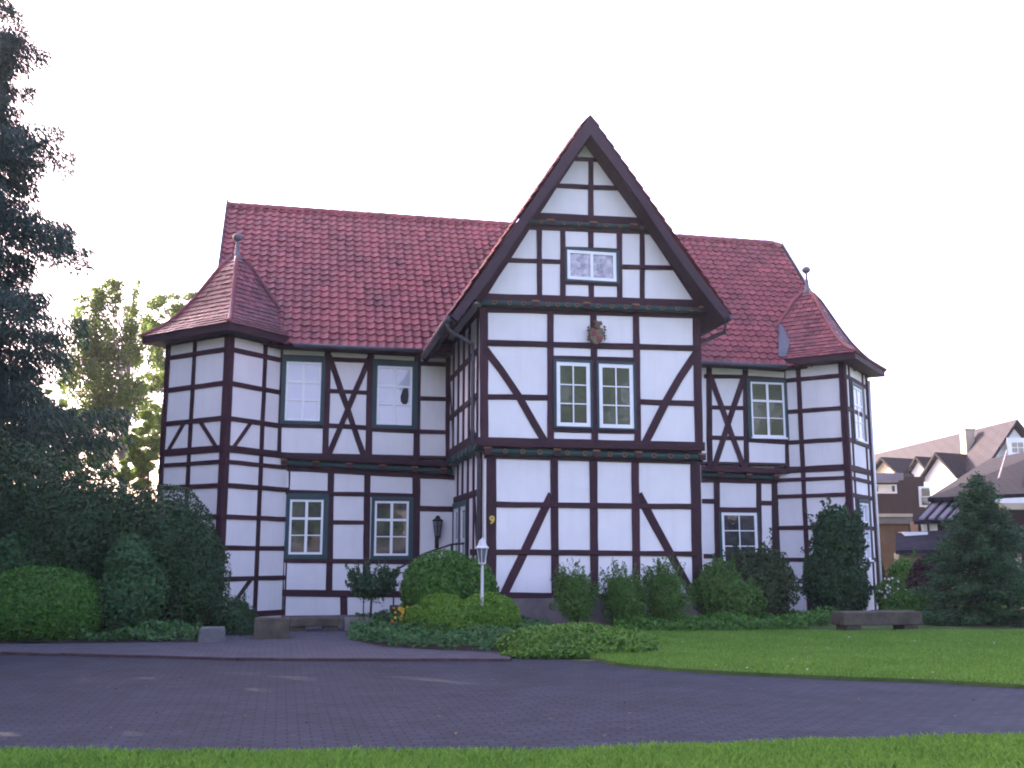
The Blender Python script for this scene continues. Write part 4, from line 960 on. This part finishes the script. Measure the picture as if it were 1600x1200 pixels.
def flowers(name, label, px, py, V, n, mat, seed, spread=.16, h=.35):
    p = onV(px, py, V); root = thing(name, label, 'flowers', (p[0], p[1], 0)); r = np.random.RandomState(seed)
    P = p + r.normal(size=(n, 3)) * np.array([spread, spread * .6, spread * .7])
    for q in P:
        b = MB(); ph = r.uniform(0, 6.28); f = nrm(np.array([r.normal() * .4, -1., .5])); sx = nrm(np.cross(f, [0, 0, 1.])); sy = np.cross(sx, f); R0 = r.uniform(.028, .045)
        ring = [q + (sx * math.cos(ph + k * math.pi / 5) + sy * math.sin(ph + k * math.pi / 5)) * R0 * (1 if k % 2 == 0 else .55) for k in range(10)]
        b.grid([ring, [q + f * .014 + (v - q) * .3 for v in ring]]); b.build('flower_head', M[mat], root)
    k = n * 3; P = p + r.normal(size=(k, 3)) * np.array([spread, spread * .6, spread]) - np.array([0, 0, spread * 1.2]); P = P[P[:, 2] > 0]
    mesh_np('leaves', leafquads(P, np.tile([[0, -.5, .6]], (len(P), 1)), r, .1, 2.5, .8, up=.5), 4, M['mound'], root)
    b = MB()
    for i in range(8): b.tube([(p[0] + r.uniform(-.1, .1), p[1] + r.uniform(-.08, .08), 0), tuple(p + r.normal(size=3) * spread * .6)], [.007, .004], 4)
    b.build('stem', M['mound'], root)
flowers('yellow_flowers', 'clump of yellow flowers between the round bush and the steps', 631, 955, 20.6, 22, 'yellowfl', 3, .09)
flowers('orange_flowers', 'orange flowers low in the bed right of the pinkish trough', 590, 984, 20.6, 10, 'orangefl', 4, .13)
shrub('perennial_mound', 'wide spreading mound of leafy perennials at the lawn corner by the road', 'plants', [B(850, 1005, 66, 26, 16.2, .75), B(930, 1008, 88, 27, 16.1, .75), B(900, 1000, 60, 24, 16.6, .7), B(985, 1014, 38, 18, 15.9, .5), B(890, 1018, 105, 16, 15.7, .5)], 20000, .065, 1.8, 'mound', 44, stem=False, rough=.14, gaps=.0, zmin=.01)
shrub('open_shrub', 'loose spiky shrub against the stone plinth, leftmost of those below the gable', 'shrub', [B(900, 938, 32, 36, 20.6, .5), B(893, 920, 24, 22, 20.7, .4)], 7140, .055, 2.6, 'spring', 51, rough=.3, gaps=.55, sprigs=34, deep=.6, core=.7)
shrub('open_shrub', 'loose feathery shrub in the middle of those below the gable', 'shrub', [B(975, 943, 36, 34, 20.7, .55), B(972, 922, 26, 24, 20.8, .45)], 7820, .055, 2.6, 'spring', 52, rough=.3, gaps=.5, sprigs=32, deep=.6, core=.7)
shrub('open_shrub', 'taller twiggy shrub below the right end of the gable brace', 'shrub', [B(1040, 938, 36, 40, 20.8, .55), B(1036, 915, 26, 24, 20.9, .45)], 8840, .055, 2.6, 'spring', 53, rough=.3, gaps=.5, sprigs=32, deep=.6, core=.7)
shrub('broad_shrub', 'light green broad shrub under the right wing window', 'shrub', [B(1118, 922, 42, 44, 21.8, .7), B(1140, 940, 48, 36, 21.6, .6)], 9000, .075, 1.8, 'spring', 54, rough=.22, gaps=.2, sprigs=12)
shrub('broad_shrub', 'darker reddish green shrub between the right wing window and the turret', 'shrub', [B(1202, 912, 42, 50, 22.2, .7), B(1180, 935, 52, 42, 22.0, .7), B(1172, 893, 36, 30, 22.4, .5)], 10000, .075, 1.8, 'rosy', 55, rough=.22, gaps=.2, sprigs=10)
shrub('holly_shrub', 'tall dark pointed evergreen in front of the right turret', 'shrub', [B(1302, 905, 50, 66, 22.6, .8), B(1306, 850, 40, 46, 22.6, .7), B(1300, 820, 22, 26, 22.6, .4), B(1330, 845, 20, 35, 22.6, .4), B(1334, 935, 18, 28, 22.5, .4)], 15000, .085, 1.8, 'darkshrub', 56, rough=.22, gaps=.15, sprigs=14)
# right side
shrub('small_cypress', 'slim dark cypress between the right turret and the brick annexe', 'tree', [B(1373, 915, 10, 42, 27, .25)], 2500, .07, 2.5, 'yew', 61, rough=.08)
shrub('flowering_shrub', 'pale flowering shrub beside the right turret behind the bench', 'shrub', [B(1400, 932, 26, 30, 23.5, .6), B(1418, 905, 27, 28, 24.5, .6)], 5000, .085, 1.7, 'mound', 62, rough=.25, gaps=.3, sprigs=4)
shrub('purple_shrub', 'dark purple-leaved shrub left of the soft conifer', 'shrub', [B(1455, 912, 28, 40, 23, .6), B(1440, 930, 24, 30, 22.8, .5)], 5000, .085, 1.6, 'purple', 63, rough=.18, gaps=.1)
shrub('broad_shrub', 'bright green shrub above the purple-leaved one by the brick annexe', 'shrub', [B(1470, 885, 26, 24, 26, .6), B(1425, 955, 45, 32, 21.8, .6)], 6000, .085, 1.7, 'bush', 64, rough=.2, gaps=.1)
flowers('white_flowers', 'white flowers behind the stone bench by the right turret', 1395, 922, 22.6, 24, 'whitefl', 9, .22)
def conifer(name, label, cx_px, base_px, V, top_py, rmax, n_br, seed, mat, size, droop=.35, per=260, first=.06, trunk_r=.12, power=.8, twig=0.5, slim=.16, down=.5, tier=0.):
    p = onV(cx_px, base_px, V); zt_ = float(onV(cx_px, top_py, V)[2]); r = np.random.RandomState(seed)
    root = thing(name, label, 'tree', (p[0], p[1], 0)); Ls = []; tb = MB(); H = zt_
    tb.tube([(p[0], p[1], -.05), (p[0] + .02, p[1], H * .5), (p[0], p[1], H * .985)], [trunk_r, trunk_r * .6, trunk_r * .08], 8)
    for i in range(n_br):
        f = first + (1 - first) * (i + r.rand() * .6) / n_br; z = H * f; L = rmax * (1 - f) ** power * r.uniform(.72, 1.12) * (1 - tier + 2 * tier * (.5 + .5 * math.sin(z * 2.5 + .6))) + .05; a = i * 2.4 + r.uniform(-.5, .5)
        d = np.array([math.cos(a), math.sin(a), 0]); side = np.array([-d[1], d[0], 0])
        def pt(u): return np.array([p[0], p[1], z]) + d * L * u + np.array([0, 0, 1]) * (L * (.10 * u - droop * u * u + droop * .35 * u ** 4))
        tb.tube([tuple(pt(0)), tuple(pt(.5)), tuple(pt(.98))], [max(.012, trunk_r * .18 * (1 - f)), .01, .004], 4)
        k = max(30, int(per * (L / rmax) ** 1.3)); u = r.rand(k) ** .75; s_ = (r.rand(k) - .5) * 2 * (L * .30) * (1.08 - u) ** .6 * (.35 + u)
        P = np.array([pt(x) for x in u]) + side * s_[:, None]
        hang = r.rand(k) ** 1.5 * twig * (.25 + .75 * (L / rmax)); P[:, 2] -= hang + np.abs(s_) * .25
        P += r.normal(size=P.shape) * .04
        t_ = nrm(d * .6 + side * np.sign(s_)[:, None] * .5 + np.array([0, 0, -down]) + r.normal(size=P.shape) * .35)
        b_ = nrm(np.cross(t_, r.normal(size=P.shape))); sz = size * (.6 + .8 * r.rand(k))[:, None]
        Ls.append(np.stack([P - t_ * sz * .5, P + b_ * sz * slim, P + t_ * sz * .5, P - b_ * sz * slim], 1))
    V_ = np.concatenate(Ls); V_ = V_[V_[:, :, 2].min(1) > .02]
    mesh_np('crown', V_, 4, M[mat], root); tb.build('trunk', M['bark'], root)
    return root
conifer('soft_conifer', 'soft bluish conifer on the lawn at the right edge', 1545, 985, 20.2, 742, 1.55, 150, 71, 'bluefir', .10, droop=.2, per=600, first=.03, trunk_r=.06, power=.62, twig=.10, slim=.11, down=.1)
conifer('tall_spruce', 'tall dark spruce with drooping boughs at the left edge', -112, 985, 29, -250, 4.9, 250, 72, 'spruce', .17, droop=.16, per=4000, first=.10, trunk_r=.3, power=1.0, twig=1.1, slim=.09, down=.9, tier=.22)
def broadleaf(name, label, px, V, top_py, crowns, n, size, seed, mat, bark='bark', tr_=.16, base_py=None, group=None, gaps=.7, droop=0.):
    p = onV(px, 900, V); base = (p[0], p[1], 0); root = thing(name, label, 'tree', base, group)
    bl = [B(*c[:4], V + (c[4] if len(c) > 4 else 0)) for c in crowns]
    r = np.random.RandomState(seed); out = []; tb = MB(); ztop = max(b[2] + b[5] * .6 for b in bl)
    tb.tube([(base[0], base[1], -.05), (base[0] + .1, base[1], ztop * .35), (base[0] - .05, base[1], ztop * .7), (base[0], base[1], ztop)], [tr_, tr_ * .75, tr_ * .45, tr_ * .1], 8)
    clumps = []
    for b in bl:                                             # boughs end in leaf clumps with sky between them
        k = max(6, int(20 * (b[3] * b[5]) ** .5)); D = nrm(r.normal(size=(k, 3))); C3 = np.array(b[:3]) + D * np.array(b[3:6]) * r.uniform(.35, 1., (k, 1))
        for c in C3:
            rr_ = r.uniform(.18, .44) * min(b[3], b[5]) * .75; clumps.append((*c, rr_ * 1.15, rr_ * 1.1, rr_ * .85))
            z0 = max(c[2] * .55, c[2] - 2.5); f = min(z0 / ztop, .95)
            tb.tube([(base[0], base[1], z0), tuple((np.array([base[0], base[1], z0]) + c) / 2 + np.array([0, 0, .25])), tuple(c)], [tr_ * .2 * (1.1 - f), tr_ * .09, .008], 5)
    V_ = blob_leaves_loose(clumps, n, size, seed, droop)
    mesh_np('crown', V_, 4, M[mat], root); tb.build('trunk', M[bark], root); return root
def blob_leaves_loose(clumps, n, size, seed, droop=0.):
    r = np.random.RandomState(seed + 9); vol = np.array([c[3] * c[4] * c[5] for c in clumps]) ** .75; cnt = np.maximum(20, n * vol / vol.sum()).astype(int); out = []
    for c, k in zip(clumps, cnt):
        D = nrm(r.normal(size=(k, 3))); P = np.array(c[:3]) + D * np.array(c[3:6]) * (r.rand(k, 1) ** .45) * (1 + .25 * wobble(D, seed + k)[:, None])
        if droop: P[:, 2] -= r.rand(k) ** 2 * droop
        out.append(leafquads(P, D, r, size, 1.5, 1.2, droop=.4 if droop else 0))
    return np.concatenate(out)
GR = 'backlit trees behind the house on the left'
broadleaf('birch_tree', 'tall airy birch with sunlit leaves left of the left turret', 182, 46, 415, [(182, 455, 42, 42), (145, 480, 34, 45), (130, 570, 45, 60), (165, 530, 45, 50), (210, 530, 38, 55), (185, 600, 55, 50), (150, 640, 45, 45)], 30000, .12, 81, 'birch', 'birchbark', group=GR, droop=.9)
broadleaf('birch_tree', 'broad tree directly behind the left turret roof', 262, 50, 450, [(262, 505, 48, 50), (295, 480, 40, 34), (250, 580, 45, 60), (245, 660, 45, 60)], 22000, .12, 82, 'birch', group=GR)
broadleaf('lit_bush', 'bright yellow-green sunlit tree low behind the left turret', 225, 40, 640, [(218, 690, 32, 48), (240, 720, 32, 45), (200, 740, 25, 40)], 22000, .11, 83, 'litbush', group=GR, tr_=.08)
broadleaf('background_tree', 'dark leafy tree behind the spruce boughs at the left', 110, 48, 560, [(85, 650, 45, 45), (125, 715, 60, 45), (60, 700, 60, 60)], 11000, .2, 84, 'tree', group=GR)
# trees across the road, behind the photographer; they show in the window panes and shade the road
for i, (X, Y, H) in enumerate(((-15, 13, 11), (-19, 24, 13), (4, -28, 9), (12, -24, 9.5), (7.5, -23.5, 10), (21, -12, 18), (30, -20, 20), (38, -11, 20))):
    x, y = c2w(X, Y); rt = thing('roadside_tree', 'round leafy roadside tree, number %d clockwise from the left' % (i + 1), 'tree', (x, y, 0), 'trees around the road out of frame')
    rt['label'] = ['leafy tree beyond the left edge beside the road', 'leafy tree beyond the left edge farther from the road', 'lower tree across the road straight behind the camera', 'lower tree across the road behind the camera to the right', 'lower tree between two others behind the camera', 'tall tree across the road nearest on the right', 'tallest tree across the road on the right', 'tall tree across the road farthest right'][i]
    r = np.random.RandomState(90 + i); cl = []
    tb = MB(); tb.tube([(x, y, 0), (x, y, H * .5), (x, y, H * .85)], [.25, .18, .06], 8)
    for k in range(26):
        d = nrm(r.normal(size=3)); c = np.array([x, y, H * .6]) + d * np.array([H * .30, H * .30, H * .34]) * r.uniform(.5, 1); cl.append((*c, H * .11, H * .11, H * .09)); tb.tube([(x, y, H * .4), tuple(c)], [.06, .015], 5)
    mesh_np('crown', blob_leaves_loose(cl, 6000, .34, 90 + i), 4, M['darkshrub'], rt); tb.build('trunk', M['bark'], rt)

for i, (X, Y, H) in enumerate(((-14.5, 17.5, 16), (-16, 21, 17), (-14, 10.5, 13), (-14, 14, 15), (-17.3, 25, 17), (-19.3, 29.5, 17), (-22, 34, 17), (-19.6, 34, 25), (-24, 38, 24))):  # the tallest is an unseen tree added to shade the left turret roof
    x, y = c2w(X, Y); rt = thing('hedge_conifer', '', 'tree', (x, y, 0), 'dense conifers in a row beyond the left edge')
    rt['label'] = 'dense tall conifer in the row beyond the left edge'
    r = np.random.RandomState(140 + i); k = 9000; f = r.rand(k) ** 1.3; a = r.uniform(0, 6.28, k); rad = 2.3 * (1 - f) ** .7 * (.55 + .45 * r.rand(k) ** .5) + .1
    P = np.stack([x + np.cos(a) * rad, y + np.sin(a) * rad, .2 + f * H], 1); N = np.stack([np.cos(a), np.sin(a), 0 * a + .3], 1)
    mesh_np('crown', leafquads(P, N, r, .42, 2.2, .7, droop=.5), 4, M['spruce'], rt); tb = MB(); tb.tube([(x, y, 0), (x, y, H * .95)], [.22, .04], 8); tb.build('trunk', M['bark'], rt)
# ------------------------------------------------------------------ houses in the background, right
def P3(px, py, Y): return at(px, py, Y)
bh = thing('gabled_house', 'distant white gabled house with a brown tiled roof, chimney and row of dormers', 'house', tuple(at(1590, 870, 46)[:2]) + (0,))
R1 = at(1590, 660, 44); Yb = 44
while at(1362, 714.5, Yb)[2] < R1[2]: Yb += .1
R2 = at(1362, 714.5, Yb); ax = R2 - R1; ax[2] = 0; Lh = np.linalg.norm(ax); ax /= Lh
pl = np.array([-ax[1], ax[0], 0]); 
gw = Wall(R1[:2] - 0 * ax[:2], -pl[:2])
if gw.m @ np.array([0., 1.]) > 0: gw = Wall(R1[:2], pl[:2])
# left eave on the gable plane
sL, zE = gw.px(1545.6, 724); half = abs(sL) * 1.25; zE = R1[2] - (R1[2] - zE) * 1.25
lft = np.sign(sL)
m = MB(); G0 = np.array(gw.P(0, 0, 0))
ins = .25
m.prism([tuple(np.array(gw.P(lft * (half - ins), 0, -.3))), tuple(np.array(gw.P(lft * (half - ins), zE, -.3))), tuple(np.array(gw.P(0, R1[2] - .25, -.3))), tuple(np.array(gw.P(-lft * (half - ins), zE, -.3))), tuple(np.array(gw.P(-lft * (half - ins), 0, -.3)))], tuple(ax * (Lh - .3)))
m.build('wall', M['bgwhite'], bh)
m = MB()
for s_ in (1, -1):
    a, b = np.array(gw.P(lft * s_ * half, zE - .1)), np.array(gw.P(0, R1[2])); n3 = np.array([0, 0, .14])
    m.prism([tuple(a), tuple(b), tuple(b + n3), tuple(a + n3)], tuple(ax * (Lh + .3)))
rf = m.build('roof', M['bgtile'], bh)
m = MB(); cpos = at(1512, 690, 47); m.box(cpos[0] - .24, cpos[0] + .24, cpos[1] - .2, cpos[1] + .2, cpos[2] - 1.2, cpos[2] + .50); m.box(cpos[0] - .28, cpos[0] + .28, cpos[1] - .24, cpos[1] + .24, cpos[2] + .50, cpos[2] + .58)
m.build('chimney', M['cream'], rf)
# gable window
w0 = gw.px(1578, 711); w1 = gw.px(1601, 688)
window_m(bh, gw, (min(w0[0], w1[0]) - .1, w0[1] - .1, max(w0[0], w1[0]) + .1, w1[1] + .1), (min(w0[0], w1[0]), w0[1], max(w0[0], w1[0]), w1[1]), 'glass_dark', cols=2, rows=2, cross=False, fw=.1, gm='white')
qd = np.array([*c2w(-.90, -.44), 0]); pd = np.array([-qd[1], qd[0], 0])
def dormer(px, py, Y, wd, hh, L, mat_f):
    a = at(px, py, Y); m = MB(); g = wd / 2
    Lc, Rc_ = a + pd * g - np.array([0, 0, hh * .5]), a - pd * g - np.array([0, 0, hh * .5]); dn = np.array([0, 0, hh * .9])
    m.prism([tuple(Lc - dn), tuple(Rc_ - dn), tuple(Rc_), tuple(a - np.array([0, 0, .08])), tuple(Lc)], tuple(-qd * L))
    d = m.build('dormer', M[mat_f], bh)
    m = MB(); ov = qd * .25; up = np.array([0, 0, .12])
    for e in (Lc, Rc_):
        e2 = a + (e - a) * 1.18; m.prism([tuple(a + ov), tuple(e2 + ov), tuple(e2 + ov + up), tuple(a + ov + up)], tuple(-qd * (L + .25)))
    m.build('dormer_roof', M['bgslate'], d)
dormer(1467, 711, 46, 1.75, 1.9, 3.0, 'bgwhite'); dormer(1436, 717, 49, 1.5, 1.7, 2.8, 'bgwhite'); dormer(1381, 718, 50, 1.9, 1.6, 3.2, 'cream')
# wooden annexe
def facebox(mb, x0, x1, y0, y1, Y, depth, mi=0):
    a, b = at(x0, y1, Y), at(x1, y1, Y); z1 = float(at((x0 + x1) / 2, y0, Y)[2]); z0 = float(at((x0 + x1) / 2, y1, Y)[2]); dv = np.array([sa, ca, 0]) * depth
    mb.grid([[(a[0], a[1], z), (b[0], b[1], z), (b[0] + dv[0], b[1] + dv[1], z), (a[0] + dv[0], a[1] + dv[1], z)] for z in (z0, z1)], mi=mi)
wa = thing('wooden_annexe', 'brown plank-clad annexe with white panels and two tiny windows behind the right turret', 'building', tuple(at(1395, 870, 42)[:2]) + (0,))
m = MB(); facebox(m, 1335, 1452, 745, 880, 43, 4); m.build('wall', M['plank'], wa)
m = MB(); facebox(m, 1335, 1402, 757, 771, 42.85, .1); m.build('panel', M['bgwhite'], wa)
for x in (1370, 1396.5):
    m = MB(); facebox(m, x - 2, x + 2, 759, 768, 42.8, .1); m.build('window', M['glass_dark'], wa)
m = MB(); facebox(m, 1325, 1404, 750, 753.5, 42.3, 1.0); facebox(m, 1325, 1412, 739, 750, 42.6, 4); m.build('roof', M['flatgrey'], wa)
m = MB(); facebox(m, 1438, 1456, 760, 792, 42.9, .1); o = m.build('window', M['white'], wa); m = MB(); facebox(m, 1441, 1453, 763, 775, 42.85, .04); facebox(m, 1441, 1453, 777, 789, 42.85, .04); m.build('pane', M['glass_dark'], o)
ba = thing('brick_annexe', 'flat-roofed orange brick annexe with a white edge beside the right turret', 'building', tuple(at(1390, 870, 38)[:2]) + (0,))
m = MB(); facebox(m, 1340, 1425, 818, 915, 38, 4); m.build('wall', M['brick'], ba)
m = MB(); facebox(m, 1338, 1426, 807.5, 818, 37.8, 4.4); r_ = m.build('roof', M['flatgrey'], ba); m = MB(); facebox(m, 1338, 1426.5, 802.5, 807.5, 37.7, 4.5); m.build('fascia', M['cream'], r_)
lh = thing('low_house', 'low house with dark tiled roofs and slanted rooflights behind the soft conifer', 'house', tuple(at(1530, 870, 33)[:2]) + (0,))
m = MB()
a, b, c, d = at(1450, 784, 31), at(1625, 776, 31), at(1660, 700, 37), at(1546, 722, 37); up = np.array([0, .0, .12])
m.prism([tuple(a), tuple(b), tuple(c), tuple(d)], (0, 0, .12))
a2, d2 = at(1450, 784, 31), at(1546, 722, 37); bk = at(1452, 800, 40)
m.prism([tuple(a2), tuple(d2), tuple(at(1480, 790, 42))], (0, 0, .1))
r_ = m.build('roof', M['bgslate'], lh)
m = MB(); facebox(m, 1505, 1660, 786, 915, 32.5, 2.5); m.build('wall', M['plank'], lh)
m = MB(); facebox(m, 1568, 1640, 786, 796, 30.8, .3); m.build('fascia', M['cream'], r_)
p0, p1 = at(1574, 712, 35.6), at(1561, 757, 32); m = MB(); m.tube([tuple(p0 + np.array([0, 0, .18])), tuple(p1 + np.array([0, 0, .18]))], .03, 6); m.build('verge_strip', M['flatgrey'], r_)
m = MB()
for i in range(4):
    p0, p1 = at(1436 + i * 15, 812, 30), at(1466 + i * 15, 780, 31.5); dv = np.array([ca, -sa, 0]) * .14; 
    m.prism([tuple(p0), tuple(p0 + dv), tuple(p1 + dv), tuple(p1)], (0, 0, .05))
sk = m.build('rooflight', M['white'], lh, ); sk.data.materials[0] = M['flatgrey']
m = MB(); p = [at(1428, 814, 30.05), at(1505, 812, 30.05), at(1530, 778, 31.6), at(1458, 781, 31.6)]; m.prism([tuple(x) for x in p], (0, 0, -.1)); m.build('roof', M['bgslate'], lh)
m = MB(); facebox(m, 1436, 1500, 814, 842, 30.6, .6); o = m.build('wall', M['plank'], lh)
for x0, x1 in ((1442, 1450), (1454, 1466), (1480, 1487)):
    m = MB(); facebox(m, x0, x1, 818, 840, 30.5, .08); m.build('window', M['white'], lh)
m = MB(); facebox(m, 1414, 1450, 831, 838, 29.9, .5); m.build('parapet', M['bgwhite'], lh)
m = MB(); p = [at(1400, 866, 28.8), at(1600, 860, 28.8), at(1600, 826, 30.2), at(1400, 838, 30.2)]; m.prism([tuple(x) for x in p], (0, 0, .1)); m.build('roof', M['bgtile'], lh)
m = MB(); facebox(m, 1408, 1600, 864, 920, 29.4, .4); m.build('wall', M['cream'], lh)

# ------------------------------------------------------------------ thin air volume added to lift dark tones, as lens veil does
m = MB(); m.box(-150, 150, -150, 150, -1.2, 32)
hz = m.build('lens_veil', bpy.data.materials.new('lens_veil')); tag(hz, 'thin added air volume lifting dark tones like lens veil', 'lens_veil', kind='stuff')
hm = hz.data.materials[0]; hm.use_nodes = True; hn = hm.node_tree.nodes; hn.remove(hn['Principled BSDF'])
pv_ = hn.new('ShaderNodeVolumePrincipled'); pv_.inputs['Color'].default_value = (0.93, 0.93, 0.98, 1); pv_.inputs['Density'].default_value = 0.0006; pv_.inputs['Anisotropy'].default_value = 0.2
hm.node_tree.links.new(pv_.outputs[0], hn['Material Output'].inputs['Volume'])
